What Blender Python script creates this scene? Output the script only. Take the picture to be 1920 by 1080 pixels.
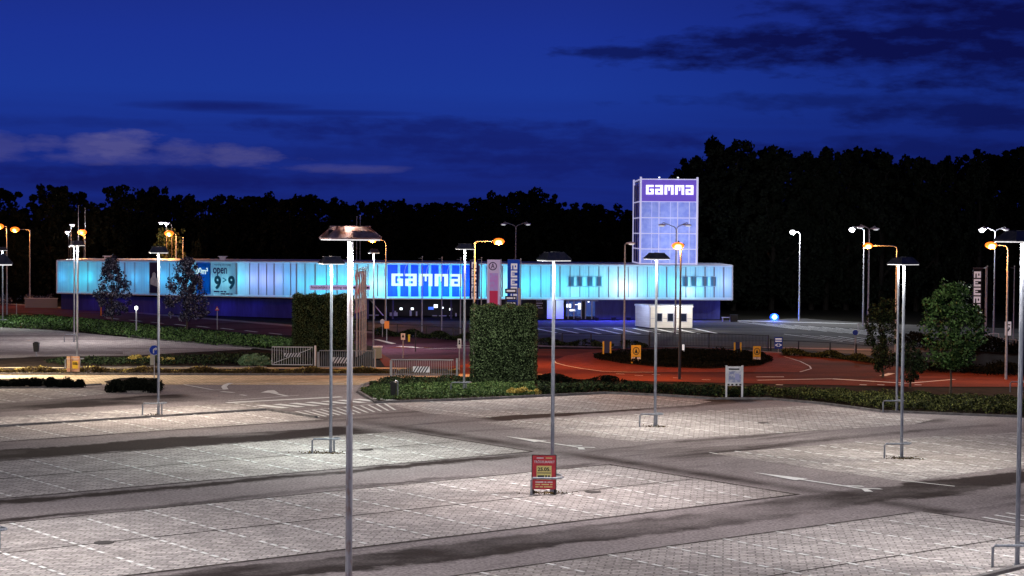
import bpy, math, random
import numpy as np
from mathutils import Vector
for o in list(bpy.data.objects): bpy.data.objects.remove(o)
random.seed(7); RS = np.random.RandomState(11)
scene = bpy.context.scene; COL = scene.collection
rad = math.radians

# ------------------------------------------------------------------ camera
FPX, CH = 3430.0, 10.0                      # focal length in photo pixels (1920 wide), eye height
roll, pitch = rad(.45), math.atan(108/3430)
CF = Vector((0, math.cos(pitch), -math.sin(pitch)))
_r0, _u0 = Vector((1, 0, 0)), Vector((0, math.sin(pitch), math.cos(pitch)))
CR = math.cos(roll)*_r0 + math.sin(roll)*_u0
CU = -math.sin(roll)*_r0 + math.cos(roll)*_u0
cam = bpy.data.cameras.new('camera'); cam.lens = FPX/1920*36; cam.sensor_width = 36
cam.clip_start = .5; cam.clip_end = 6000
co = bpy.data.objects.new('camera', cam); COL.objects.link(co)
from mathutils import Matrix
m = Matrix((CR, CU, -CF)).transposed().to_4x4(); m.translation = (0, 0, CH); co.matrix_world = m
scene.camera = co
def ray(x, y): return CF + CR*((x-960)/FPX) + CU*((540-y)/FPX)
def G(x, y, z=0.0):                          # survey point on level z
    d = ray(x, y); t = (z-CH)/d.z; return Vector((0, 0, CH)) + d*t
def P(x, y, Y):                              # survey point at distance Y
    d = ray(x, y); return Vector((0, 0, CH)) + d*(Y/d.y)
LA = math.atan2(4340, 3430)                  # heading of the car park grid
LU = Vector((math.sin(LA), math.cos(LA))); LV = Vector((-LU.y, LU.x))
def ST(s, t, z=0): q = LU*s + LV*t; return Vector((q.x, q.y, z))
def toST(p): return (p.x*LU.x+p.y*LU.y, p.x*LV.x+p.y*LV.y)

# ------------------------------------------------------------------ exposure, sky
scene.render.engine = 'CYCLES'
vs = scene.view_settings
vs.view_transform = 'Standard'; vs.look = 'None'; vs.gamma = 1; vs.exposure = 0
W = bpy.data.worlds.new("World"); scene.world = W; W.use_nodes = True
def build_sky():
    nt = W.node_tree; nt.nodes.clear(); N = nt.nodes.new; L = nt.links.new
    def math_(op, a, b=None, c=None, clamp=False):
        n = N('ShaderNodeMath'); n.operation = op; n.use_clamp = clamp
        for i, v in enumerate((a, b, c)):
            if v is None: continue
            if isinstance(v, (int, float)): n.inputs[i].default_value = v
            else: L(v, n.inputs[i])
        return n.outputs[0]
    def mix(f, a, b):
        n = N('ShaderNodeMix'); n.data_type = 'RGBA'
        for sock, v in ((n.inputs[0], f), (n.inputs[6], a), (n.inputs[7], b)):
            if isinstance(v, tuple): sock.default_value = (*v, 1)
            elif isinstance(v, (int, float)): sock.default_value = v
            else: L(v, sock)
        return n.outputs[2]
    tc = N('ShaderNodeTexCoord'); sp = N('ShaderNodeSeparateXYZ'); L(tc.outputs['Generated'], sp.inputs[0])
    x, y, z = sp.outputs
    az = math_('ARCTAN2', x, y)
    hl = math_('SQRT', math_('ADD', math_('MULTIPLY', x, x), math_('MULTIPLY', y, y)))
    el = math_('DIVIDE', z, math_('MAXIMUM', hl, .001))
    # wobble
    cv = N('ShaderNodeCombineXYZ'); L(math_('MULTIPLY', az, 34), cv.inputs[0]); L(math_('MULTIPLY', el, 110), cv.inputs[1])
    nz = N('ShaderNodeTexNoise'); nz.inputs['Scale'].default_value = 1.0; nz.inputs['Detail'].default_value = 9
    nz.inputs['Roughness'].default_value = .6; L(cv.outputs[0], nz.inputs[0])
    n1 = math_('SUBTRACT', nz.outputs[0], .5)
    cv2 = N('ShaderNodeCombineXYZ'); L(math_('MULTIPLY', az, 7), cv2.inputs[0]); L(math_('MULTIPLY', el, 95), cv2.inputs[1]); cv2.inputs[2].default_value = 3.3
    nz2 = N('ShaderNodeTexNoise'); nz2.inputs['Scale'].default_value = 1.0; nz2.inputs['Detail'].default_value = 5; L(cv2.outputs[0], nz2.inputs[0])
    n2 = math_('SUBTRACT', nz2.outputs[0], .5)
    def blob(px, py, rx, ry, edge=.5, amp=1.9):
        A, E_ = (px-960)/FPX, (432-py)/FPX
        dx = math_('DIVIDE', math_('SUBTRACT', az, A), rx/FPX)
        dy = math_('DIVIDE', math_('SUBTRACT', el, E_), ry/FPX)
        d = math_('ADD', math_('MULTIPLY', dx, dx), math_('MULTIPLY', dy, dy))
        d = math_('ADD', d, math_('MULTIPLY', n1, amp*2))
        return math_('MULTIPLY', math_('MULTIPLY', math_('SUBTRACT', 1.0, d), 1.0, clamp=True), edge)
    def union(bl):
        o = bl[0]
        for b in bl[1:]: o = math_('MAXIMUM', o, b)
        return o
    g = N('ShaderNodeValToRGB'); L(math_('MULTIPLY', el, 4.0), g.inputs[0])
    cr = g.color_ramp; cr.elements[0].position = 0; cr.elements[0].color = (.0085, .020, .20, 1)
    cr.elements[1].position = 1; cr.elements[1].color = (.0015, .003, .022, 1)
    for p_, c in ((.12, (.009, .024, .235)), (.3, (.0115, .042, .34)), (.42, (.0115, .035, .32)), (.52, (.0115, .029, .27))):
        e = cr.elements.new(p_); e.color = (*c, 1)
    nis = N('ShaderNodeTexSky'); nis.sky_type = 'NISHITA'; nis.sun_disc = False
    nis.sun_elevation = rad(-3); nis.sun_rotation = rad(-40)
    col = g.outputs[0]
    # darker towards the right
    col = mix(math_('MULTIPLY', math_('ADD', az, -.03), 2.4, clamp=True), col, (.0035, .009, .115))
    # broad thin streaks
    st = math_('MULTIPLY', math_('MULTIPLY', math_('ABSOLUTE', n2), 3.0, clamp=True), math_('MULTIPLY', math_('SUBTRACT', .078, el), 16, clamp=True), clamp=True)
    col = mix(math_('MULTIPLY', st, .8), col, (.007, .009, .10))
    dark = union([blob(1900, 65, 520, 125, 1), blob(1640, 85, 400, 58, 1), blob(1400, 98, 300, 40, .95), blob(1190, 99, 170, 18, .8),
                  blob(1950, 30, 330, 60, .9), blob(1700, 30, 300, 30, .4), blob(1640, 132, 130, 12, .35), blob(1850, 215, 380, 34, .75), blob(1560, 190, 380, 18, .5), blob(1700, 285, 460, 36, .5)])
    col = mix(math_('MULTIPLY', dark, .9), col, (.0032, .004, .058))
    dark2 = union([blob(410, 207, 190, 12, .85, .5), blob(580, 216, 230, 8, .6, .4), blob(760, 240, 420, 22, .7), blob(960, 268, 460, 34, .65), blob(1080, 305, 380, 34, .6), blob(330, 340, 460, 26, .7), blob(600, 290, 300, 18, .4), blob(120, 240, 260, 12, .3)])
    col = mix(math_('MULTIPLY', dark2, .8), col, (.0055, .0075, .11))
    lav = union([blob(30, 288, 70, 26, .45), blob(105, 285, 55, 26, .62), blob(165, 288, 55, 28, .72), blob(240, 282, 75, 30, .95), blob(350, 294, 75, 24, .62), blob(450, 298, 95, 22, .68), blob(640, 320, 170, 10, .36), blob(250, 303, 280, 16, .45)])
    col = mix(math_('MULTIPLY', math_('MULTIPLY', lav, .9), math_('ADD', .55, math_('MULTIPLY', nz2.outputs[0], .8)), clamp=True), col, (.105, .10, .30))
    add = N('ShaderNodeMix'); add.data_type = 'RGBA'; add.blend_type = 'ADD'; add.inputs[0].default_value = .0015
    L(col, add.inputs[6]); L(nis.outputs[0], add.inputs[7])
    bg = N('ShaderNodeBackground'); L(add.outputs[2], bg.inputs[0]); bg.inputs[1].default_value = .90
    out = N('ShaderNodeOutputWorld'); L(bg.outputs[0], out.inputs[0])
build_sky()

# ------------------------------------------------------------------ helpers
_K = 0
def mat(name, c=(.5, .5, .5), rough=.7, metal=0, emit=None, es=0, c2=None, scale=3.0, detail=4, bump=0, island=False, trans=0, stretch=None, spec=.4, world=False, lo=.4, hi=.6):
    m = bpy.data.materials.new(name); m.use_nodes = True; nt = m.node_tree; N = nt.nodes.new; L = nt.links.new
    b = nt.nodes['Principled BSDF']; b.inputs['Roughness'].default_value = rough; b.inputs['Metallic'].default_value = metal
    b.inputs['Specular IOR Level'].default_value = spec
    b.inputs['Base Color'].default_value = (*c, 1)
    colsock = None
    if c2 is not None or bump:
        if world: src = N('ShaderNodeNewGeometry').outputs['Position']
        else: src = N('ShaderNodeTexCoord').outputs['Object']
        if stretch:
            mp = N('ShaderNodeMapping'); mp.inputs['Scale'].default_value = stretch; L(src, mp.inputs[0]); src = mp.outputs[0]
        n = N('ShaderNodeTexNoise'); n.inputs['Scale'].default_value = scale; n.inputs['Detail'].default_value = detail; n.inputs['Roughness'].default_value = .65
        L(src, n.inputs[0])
        if c2 is not None:
            r = N('ShaderNodeValToRGB'); r.color_ramp.elements[0].position = lo; r.color_ramp.elements[1].position = hi
            r.color_ramp.elements[0].color = (*c, 1); r.color_ramp.elements[1].color = (*c2, 1)
            if island:
                gi = N('ShaderNodeNewGeometry'); L(gi.outputs['Random Per Island'], r.inputs[0])
            else: L(n.outputs[0], r.inputs[0])
            L(r.outputs[0], b.inputs['Base Color']); colsock = r.outputs[0]
        if bump:
            bn = N('ShaderNodeBump'); bn.inputs['Strength'].default_value = bump; L(n.outputs[0], bn.inputs['Height']); L(bn.outputs[0], b.inputs['Normal'])
    if emit: b.inputs['Emission Color'].default_value = (*emit, 1); b.inputs['Emission Strength'].default_value = es
    if trans:
        t = N('ShaderNodeBsdfTranslucent'); t.inputs[0].default_value = (*c, 1)
        if colsock: L(colsock, t.inputs[0])
        mx = N('ShaderNodeMixShader'); mx.inputs[0].default_value = trans
        L(b.outputs[0], mx.inputs[1]); L(t.outputs[0], mx.inputs[2]); L(mx.outputs[0], nt.nodes['Material Output'].inputs[0])
    return m

def tag(o, label=None, cat=None, group=None, kind=None):
    if label: o['label'] = label
    if cat: o['category'] = cat
    if group: o['group'] = group
    if kind: o['kind'] = kind
    return o
def thing(name, loc, label, cat, group=None, rz=0):
    o = bpy.data.objects.new(name, None); o.empty_display_size = .2; COL.objects.link(o)
    o.location = loc; o.rotation_euler = (0, 0, rz); return tag(o, label, cat, group)
def link(name, me, m, parent=None, loc=None):
    o = bpy.data.objects.new(name, me); COL.objects.link(o)
    if m and not me.materials: me.materials.append(m)
    if parent: o.parent = parent
    if loc is not None: o.location = loc
    return o
class MB:
    """collects shapes; coordinates are local to the thing"""
    def __init__(s): s.v = []; s.f = []
    def box(s, x0, x1, y0, y1, z0, z1, rz=0, at=(0, 0, 0)):
        k = len(s.v); c, sn = math.cos(rz), math.sin(rz)
        for z in (z0, z1):
            for x, y in ((x0, y0), (x1, y0), (x1, y1), (x0, y1)): s.v.append((x*c-y*sn+at[0], x*sn+y*c+at[1], z+at[2]))
        s.f += [tuple(k+i for i in q) for q in ((3, 2, 1, 0), (4, 5, 6, 7), (0, 1, 5, 4), (1, 2, 6, 5), (2, 3, 7, 6), (3, 0, 4, 7))]; return s
    def tube(s, pts, r, n=10, cap=True):
        pts = [Vector(p) for p in pts]; rs = r if isinstance(r, (list, tuple)) else [r]*len(pts); k = len(s.v)
        for i, p in enumerate(pts):
            d = (pts[min(i+1, len(pts)-1)]-pts[max(i-1, 0)]).normalized()
            a = d.cross(Vector((0, 0, 1)) if abs(d.z) < .95 else Vector((0, 1, 0))).normalized(); b = d.cross(a)
            for j in range(n):
                t = 2*math.pi*j/n; s.v.append(tuple(p + a*(math.cos(t)*rs[i]) + b*(math.sin(t)*rs[i])))
        for i in range(len(pts)-1):
            for j in range(n):
                q = (k+i*n+j, k+i*n+(j+1) % n, k+(i+1)*n+(j+1) % n, k+(i+1)*n+j); s.f.append(q)
        if cap: s.f.append(tuple(k+j for j in range(n))[::-1]); s.f.append(tuple(k+(len(pts)-1)*n+j for j in range(n)))
        return s
    def prism(s, poly, z0, z1):              # poly xy list
        k = len(s.v); n = len(poly)
        for z in (z0, z1):
            for p in poly: s.v.append((p[0], p[1], z))
        s.f.append(tuple(range(k+n, k+2*n))); s.f.append(tuple(range(k, k+n))[::-1])
        for i in range(n): s.f.append((k+i, k+(i+1) % n, k+n+(i+1) % n, k+n+i))
        return s
    def sheet(s, poly, z):
        k = len(s.v)
        for p in poly: s.v.append((p[0], p[1], z))
        s.f.append(tuple(range(k, k+len(poly)))); return s
    def frustum(s, a0, b0, a1, b1, z0, z1, at=(0, 0, 0)):
        k = len(s.v)
        for a, b, z in ((a0, b0, z0), (a1, b1, z1)):
            for x, y in ((-a, -b), (a, -b), (a, b), (-a, b)): s.v.append((x+at[0], y+at[1], z+at[2]))
        s.f += [tuple(k+i for i in q) for q in ((3, 2, 1, 0), (4, 5, 6, 7), (0, 1, 5, 4), (1, 2, 6, 5), (2, 3, 7, 6), (3, 0, 4, 7))]; return s
    def ball(s, c, rx, ry, rz, n=12, m=8):
        pts = [(c[0], c[1], c[2]-rz*math.cos(math.pi*i/m)) for i in range(m+1)]; k = len(s.v)
        for i in range(m+1):
            q = max(math.sin(math.pi*i/m), .02)
            for j in range(n): t = 2*math.pi*j/n; s.v.append((c[0]+rx*q*math.cos(t), c[1]+ry*q*math.sin(t), pts[i][2]))
        for i in range(m):
            for j in range(n): s.f.append((k+i*n+j, k+i*n+(j+1) % n, k+(i+1)*n+(j+1) % n, k+(i+1)*n+j))
        return s
    def disc_y(s, c, r, y0, y1, n=24):       # coin facing -y
        k = len(s.v)
        for y in (y0, y1):
            for j in range(n): t = 2*math.pi*j/n; s.v.append((c[0]+r*math.cos(t), y, c[2]+r*math.sin(t)))
        s.f.append(tuple(range(k, k+n))); s.f.append(tuple(range(k+n, k+2*n))[::-1])
        for j in range(n): s.f.append((k+j, k+n+j, k+n+(j+1) % n, k+(j+1) % n))
        return s
    def poly_y(s, pts, y0, y1):              # plate with an outline in xz, from y0 (front) to y1
        k = len(s.v); n = len(pts)
        for y in (y0, y1):
            for p in pts: s.v.append((p[0], y, p[1]))
        s.f.append(tuple(range(k, k+n))); s.f.append(tuple(range(k+n, k+2*n))[::-1])
        for i in range(n): s.f.append((k+i, k+n+i, k+n+(i+1) % n, k+(i+1) % n))
        return s
    def build(s, name, m, parent=None, smooth=False, loc=None):
        me = bpy.data.meshes.new(name); me.from_pydata(s.v, [], s.f); me.update()
        if smooth:
            for p in me.polygons: p.use_smooth = True
            try: me.set_sharp_from_angle(angle=rad(40))
            except Exception: pass
        return link(name, me, m, parent, loc)
def text(s_, m, parent, x0, x1, z0, z1, y, name='lettering', bold=0.0):
    if s_[0] == '~':                          # a line too small to read in the photo: a row of word-length strokes
        b = MB(); w = [len(q) for q in s_[1:].split()]; k = (x1-x0)/(sum(w)+len(w)-1); x = x0
        for i, q in enumerate(w):
            b.box(x, x+q*k, y-.004, y, z0+(z1-z0)*.15, z1-(z1-z0)*.15); x += (q+1)*k
        return b.build('small_print', m, parent)
    cu = bpy.data.curves.new('t', 'FONT'); cu.body = s_; cu.extrude = .002; cu.offset = bold
    o = bpy.data.objects.new('t', cu); COL.objects.link(o); dg = bpy.context.evaluated_depsgraph_get()
    me = bpy.data.meshes.new_from_object(o.evaluated_get(dg)); bpy.data.objects.remove(o)
    v = np.empty(len(me.vertices)*3); me.vertices.foreach_get('co', v); v = v.reshape(-1, 3)
    lo, hi = v.min(0), v.max(0); w = np.empty_like(v)
    w[:, 0] = x0 + (v[:, 0]-lo[0])/(hi[0]-lo[0])*(x1-x0); w[:, 2] = z0 + (v[:, 1]-lo[1])/(hi[1]-lo[1])*(z1-z0); w[:, 1] = y - v[:, 2]*2
    me.vertices.foreach_set('co', w.ravel()); me.materials.clear(); me.update(); return link(name, me, m, parent)
LOGO = {'G': ['111111', '110000', '110111', '110011', '111111'], 'a': ['111111', '000011', '111111', '110011', '111111'],
        'm': ['1111111', '1101011', '1101011', '1100011', '1100011']}
def logo(mb, x0, x1, z0, z1, ya, yb, vertical=False):
    """block lettering G a m m a; vertical = rotated, reading upwards"""
    seq = 'Gamma'.replace('mm', 'mm'); tot = sum(len(LOGO[c][0]) for c in seq) + 4*1.2
    cur = 0
    for c in seq:
        bm = LOGO[c]; w = len(bm[0])
        for r in range(5):
            j = 0
            while j < w:
                if bm[r][j] == '1':
                    e = j
                    while e < w and bm[r][e] == '1': e += 1
                    a, b = (cur+j)/tot, (cur+e)/tot; lo, hi = 1-(r+1)/5, 1-r/5
                    if not vertical: mb.box(x0+a*(x1-x0), x0+b*(x1-x0), ya, yb, z0+lo*(z1-z0), z0+hi*(z1-z0))
                    else: mb.box(x1-hi*(x1-x0), x1-lo*(x1-x0), ya, yb, z0+a*(z1-z0), z0+b*(z1-z0))
                    j = e
                else: j += 1
        cur += w+1.2
    return mb
# leaves: many small rhombs, vectorised
def leaf_mesh(name, C, size, flat=0.0, asp=.55):
    n = len(C); size = np.broadcast_to(np.asarray(size, float), (n,))
    a = RS.normal(size=(n, 3)); a[:, 2] *= (1-flat*.7); a /= np.linalg.norm(a, axis=1)[:, None]
    b = RS.normal(size=(n, 3)); b -= (b*a).sum(1)[:, None]*a; b /= np.linalg.norm(b, axis=1)[:, None]
    s = (size*(.7+.6*RS.rand(n)))[:, None]
    V = np.stack([C-a*s, C-b*s*asp, C+a*s, C+b*s*asp], 1).reshape(-1, 3)
    me = bpy.data.meshes.new(name); me.vertices.add(4*n); me.vertices.foreach_set('co', V.ravel())
    me.loops.add(4*n); me.loops.foreach_set('vertex_index', np.arange(4*n, dtype=np.int32))
    me.polygons.add(n); me.polygons.foreach_set('loop_start', np.arange(0, 4*n, 4, dtype=np.int32))
    me.polygons.foreach_set('loop_total', np.full(n, 4, dtype=np.int32)); me.update(calc_edges=True); return me
def in_poly(X, Y, poly):
    r = np.zeros(len(X), bool); n = len(poly)
    for i in range(n):
        x1, y1 = poly[i][0], poly[i][1]; x2, y2 = poly[(i+1) % n][0], poly[(i+1) % n][1]
        if y1 == y2: continue
        c = ((y1 > Y) != (y2 > Y)) & (X < (x2-x1)*(Y-y1)/(y2-y1)+x1); r ^= c
    return r
def sample_poly(poly, n):
    xs = [p[0] for p in poly]; ys = [p[1] for p in poly]; out = np.zeros((0, 2))
    while len(out) < n:
        q = np.column_stack([RS.uniform(min(xs), max(xs), n*3), RS.uniform(min(ys), max(ys), n*3)])
        out = np.vstack([out, q[in_poly(q[:, 0], q[:, 1], poly)]])
    return out[:n]
def GP(px): return [tuple(G(*p))[:2] for p in px]
def light(name, kind, loc, col, power, parent=None, radius=.15, size=None, rot=None):
    l = bpy.data.lights.new(name, kind); l.color = col; l.energy = power
    if kind == 'AREA': l.shape = 'RECTANGLE'; l.size, l.size_y = size
    else: l.shadow_soft_size = radius
    if kind == 'SPOT': l.spot_size = rad(148); l.spot_blend = .9
    o = bpy.data.objects.new(name, l); COL.objects.link(o); o.location = loc
    if rot: o.rotation_euler = rot
    if parent: o.parent = parent
    return o

# ------------------------------------------------------------------ materials
M = {}
M['steel'] = mat('galvanised_steel', (.34, .36, .40), .42, .65, c2=(.22, .24, .28), scale=9, stretch=(1, 1, .25))
M['rusty'] = mat('weathered_pole', (.36, .36, .40), .5, .5, c2=(.22, .12, .07), scale=5, stretch=(1, 1, .3), lo=.5, hi=.72)
M['hood'] = mat('dark_lamp_hood', (.03, .035, .055), .45, .3, c2=(.07, .065, .08), scale=4)
M['hood_near'] = mat('sheet_lamp_hood', (.50, .27, .20), .5, 0, c2=(.80, .66, .66), scale=3.5, trans=.6, spec=.2)
M['lampglow'] = mat('lamp_diffuser', (.9, .9, .9), .5, emit=(1, .97, .95), es=.85)
M['streetpole'] = mat('street_pole_paint', (.42, .43, .46), .5, .3, c2=(.3, .31, .34), scale=4)
M['darkmetal'] = mat('dark_metal', (.03, .03, .035), .5, .3)
M['sodium'] = mat('sodium_glow_bowl', (1, .4, .1), emit=(1, .16, .010), es=2.2)  # orange outer shell stands in for the lamp's halo
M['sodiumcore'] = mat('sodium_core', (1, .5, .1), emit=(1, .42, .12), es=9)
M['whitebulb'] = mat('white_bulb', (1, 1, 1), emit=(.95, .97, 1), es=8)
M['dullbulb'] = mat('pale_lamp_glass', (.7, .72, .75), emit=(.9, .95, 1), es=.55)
M['white'] = mat('white_paint', (.75, .75, .76), .5, c2=(.6, .6, .62), scale=3)
M['offwhite'] = mat('grey_white_frame', (.62, .62, .70), .5)
M['black'] = mat('black_plastic', (.012, .012, .013), .45)
M['navy'] = mat('navy_sign', (.01, .02, .10), .45)
M['bluesign'] = mat('blue_sign', (.01, .05, .42), .35)
M['yellow'] = mat('yellow_sign', (.75, .48, .03), .45)
M['red'] = mat('red_sign', (.62, .05, .06), .45, c2=(.5, .03, .05), scale=5)
M['orange'] = mat('orange_sign', (.75, .22, .03), .5)
M['cream'] = mat('cream_poster', (.7, .62, .25), .5)
M['trunk'] = mat('bark', (.06, .045, .035), .9, c2=(.11, .09, .07), scale=8, bump=.3)
M['trunkdark'] = mat('dark_bark', (.008, .007, .006), .95, c2=(.014, .012, .01), scale=8, spec=.1)
M['leaf'] = mat('leaves_green', (.006, .022, .004), .5, c2=(.19, .34, .10), island=True, lo=.35, hi=1, spec=.12)
M['leafdark'] = mat('leaves_dark', (.004, .008, .004), .7, c2=(.06, .095, .035), island=True, lo=.4, hi=1, spec=.12)
M['leafspeckle'] = mat('leaves_pale_speckle', (.03, .03, .06), .35, c2=(.42, .42, .50), island=True, lo=.62, hi=1, spec=.12)  # pale leaves imitate lit facade gaps on the trees, blossom on the shrubs
M['leafhedge'] = mat('leaves_hedge', (.006, .014, .004), .6, c2=(.15, .22, .10), island=True, lo=.35, hi=1, spec=.12)
M['leafbright'] = mat('leaves_bright', (.010, .035, .007), .55, c2=(.15, .23, .08), island=True, lo=.15, hi=1, spec=.12)
M['leafolive'] = mat('leaves_olive', (.010, .016, .005), .6, c2=(.17, .18, .05), island=True, lo=.38, hi=1, spec=.12)
M['leafyellow'] = mat('leaves_yellow', (.30, .22, .03), .6, c2=(.62, .5, .16), island=True, lo=0, hi=1, spec=.12)
M['leafbrown'] = mat('leaves_brown', (.04, .022, .012), .7, c2=(.14, .10, .03), island=True, lo=0, hi=1, spec=.12)
M['leafpale'] = mat('leaves_pale', (.10, .20, .09), .6, c2=(.30, .42, .24), island=True, lo=0, hi=1, spec=.12)
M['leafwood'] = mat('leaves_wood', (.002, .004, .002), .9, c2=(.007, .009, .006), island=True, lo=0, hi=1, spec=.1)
M['soil'] = mat('soil', (.016, .011, .008), .95, spec=.05, c2=(.035, .024, .016), scale=1.2, world=True)
M['kerb'] = mat('kerb_stone', (.20, .19, .19), .85, c2=(.13, .12, .12), scale=2.5, world=True, spec=.08)
M['seam'] = mat('dirty_joint', (.03, .024, .02), .9, c2=(.10, .085, .075), scale=1.6, world=True, spec=.08, lo=.45, hi=.65)
M['paint'] = mat('road_paint', (.88, .88, .86), .6, c2=(.62, .62, .60), scale=2.2, world=True, spec=.08, lo=.35, hi=.75)
M['verge'] = mat('pale_footpath', (.30, .26, .27), .9, c2=(.20, .17, .18), scale=1.4, world=True, spec=.08)

def ground_mat(name, c, dark, grain=.35, brick=None, patch=(.06, .18), bands=None, patchamt=.7, rough=.85, rot=True, plo=.5, phi=.68, grooves=0):
    """ground in car-park grid coordinates: large patches, fine grain, optional blocks and laid strips"""
    m = bpy.data.materials.new(name); m.use_nodes = True; nt = m.node_tree; N = nt.nodes.new; L = nt.links.new
    b = nt.nodes['Principled BSDF']; b.inputs['Roughness'].default_value = rough; b.inputs['Specular IOR Level'].default_value = .03
    g = N('ShaderNodeNewGeometry'); mp = N('ShaderNodeMapping'); mp.vector_type = 'POINT'
    mp.inputs['Rotation'].default_value = (0, 0, -(math.pi/2-LA)) if rot else (0, 0, 0)
    L(g.outputs['Position'], mp.inputs[0]); V = mp.outputs[0]
    def mth(op, a, b_=None, clamp=False):
        n = N('ShaderNodeMath'); n.operation = op; n.use_clamp = clamp
        for i, v in enumerate((a, b_)):
            if v is None: continue
            if isinstance(v, (int, float)): n.inputs[i].default_value = v
            else: L(v, n.inputs[i])
        return n.outputs[0]
    def mixc(f, a, b_):
        n = N('ShaderNodeMix'); n.data_type = 'RGBA'
        for sck, v in ((n.inputs[0], f), (n.inputs[6], a), (n.inputs[7], b_)):
            if isinstance(v, tuple): sck.default_value = (*v, 1)
            elif isinstance(v, (int, float)): sck.default_value = v
            else: L(v, sck)
        return n.outputs[2]
    def noise(scale, stretch=(1, 1, 1), det=3):
        q = N('ShaderNodeMapping'); q.inputs['Scale'].default_value = stretch; L(V, q.inputs[0])
        n = N('ShaderNodeTexNoise'); n.inputs['Scale'].default_value = scale; n.inputs['Detail'].default_value = det; n.inputs['Roughness'].default_value = .6
        L(q.outputs[0], n.inputs[0]); return n.outputs[0]
    col = c
    if brick:
        bk = N('ShaderNodeTexBrick'); bk.inputs['Scale'].default_value = 1; bk.inputs['Brick Width'].default_value = brick[0]; bk.inputs['Row Height'].default_value = brick[1]
        bk.inputs['Mortar Size'].default_value = brick[2]; bk.inputs['Color1'].default_value = (*[x*1.2 for x in c], 1); bk.inputs['Color2'].default_value = (*[x*.72 for x in c], 1)
        bk.inputs['Mortar'].default_value = (*[x*.5 for x in c], 1); bk.inputs['Mortar Smooth'].default_value = .3
        q = N('ShaderNodeMapping'); q.inputs['Rotation'].default_value = (0, 0, rad(brick[3])); L(V, q.inputs[0]); L(q.outputs[0], bk.inputs[0]); col = bk.outputs[0]
    pn = noise(patch[0], (1, patch[1]/patch[0], 1), 5)
    f = mth('MULTIPLY', mth('SUBTRACT', pn, plo), 1/(phi-plo), clamp=True)
    if bands:
        sp = N('ShaderNodeSeparateXYZ'); L(V, sp.inputs[0]); wob = mth('ADD', mth('MULTIPLY', mth('SUBTRACT', noise(.12, (1, 1, 1), 6), .5), 3.4), mth('MULTIPLY', mth('SUBTRACT', noise(1.3, (1, 1, 1), 3), .5), 1.1)); fade = mth('MULTIPLY', mth('SUBTRACT', noise(.09, (1, 1.6, 1), 4), .30), 4.0, clamp=True)
        T = mth('ADD', sp.outputs[1], wob); S = sp.outputs[0]
        for s0, s1, t0, t1, k in bands:
            a = mth('MULTIPLY', mth('SUBTRACT', T, t0), 2.2, clamp=True); z = mth('MULTIPLY', mth('SUBTRACT', t1, T), 2.2, clamp=True)
            a2 = mth('MULTIPLY', mth('SUBTRACT', S, s0), .8, clamp=True); z2 = mth('MULTIPLY', mth('SUBTRACT', s1, S), .8, clamp=True)
            f = mth('MAXIMUM', f, mth('MULTIPLY', mth('MULTIPLY', mth('MULTIPLY', a, z), mth('MULTIPLY', a2, z2)), mth('MULTIPLY', fade, k*1.25)))
    col = mixc(mth('MULTIPLY', f, patchamt, clamp=True), col, dark)
    gr = mth('ADD', mth('MULTIPLY', mth('SUBTRACT', noise(9, (1, 1, 1), 2), .5), 2*grain*1.6), 1.0)
    gr2 = mth('ADD', mth('MULTIPLY', mth('SUBTRACT', noise(.9, (1, 1, 1), 4), .5), .5), 1.0)
    mm = N('ShaderNodeMix'); mm.data_type = 'RGBA'; mm.blend_type = 'MULTIPLY'; mm.inputs[0].default_value = 1
    if isinstance(col, tuple): mm.inputs[6].default_value = (*col, 1)
    else: L(col, mm.inputs[6])
    cc = N('ShaderNodeCombineColor'); g3 = mth('MULTIPLY', gr, gr2)
    for i in range(3): L(g3, cc.inputs[i])
    L(cc.outputs[0], mm.inputs[7]); L(mm.outputs[2], b.inputs['Base Color'])
    return m
M['asphalt'] = ground_mat('car_park_asphalt', (.27, .235, .235), (.034, .026, .026), .6, patch=(.04, .24), patchamt=.95, plo=.56, phi=.70, bands=[
    (-20, 51.5, 74.4, 78.2, 1.1), (-20, 52, 62.6, 63.95, .95), (-20, 52, 58.6, 59.7, .9), (10, 70, 44.2, 47.3, .95), (-20, 53, 93.6, 98.6, .9),
    (51.7, 53.9, 41, 81, 1.0), (58, 85, 75.2, 78.2, .95), (59, 80, 62.2, 63.6, .7), (60, 80, 59, 60.2, .8), (64, 90, 46.2, 47.6, .9)])
M['paver'] = ground_mat('concrete_blocks', (.47, .425, .41), (.16, .13, .115), .5, brick=(.50, .25, .03, 45), patch=(.05, .10), patchamt=.5, plo=.48, phi=.72)
M['paver2'] = ground_mat('concrete_blocks_rows', (.47, .43, .415), (.16, .13, .115), .5, brick=(.55, .27, .03, 78), patch=(.05, .08), patchamt=.55)
M['sand'] = ground_mat('sandy_paving', (.74, .58, .38), (.16, .11, .07), .30, brick=(.5, .25, .03, 20), patch=(.03, .2), patchamt=.5)
M['redroad'] = ground_mat('red_paving', (.20, .052, .032), (.03, .008, .006), .35, patch=(.03, .12), patchamt=.8, rot=False, plo=.45, phi=.62)
M['redbrick'] = ground_mat('red_brick_apron', (.30, .075, .05), (.14, .03, .02), .3, brick=(.6, .3, .05, 30), patch=(.05, .1), patchamt=.6, rot=False)
M['purpleroad'] = ground_mat('dark_red_asphalt', (.095, .040, .065), (.018, .009, .015), .35, patch=(.02, .2), patchamt=.8)
M['forecourt'] = ground_mat('forecourt_asphalt', (.10, .095, .09), (.03, .03, .03), .35, patch=(.02, .2), patchamt=.7, rot=False, plo=.42, phi=.6)
M['earth'] = ground_mat('dark_grassland', (.012, .011, .008), (.005, .006, .004), .3, patch=(.03, .05))

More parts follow.
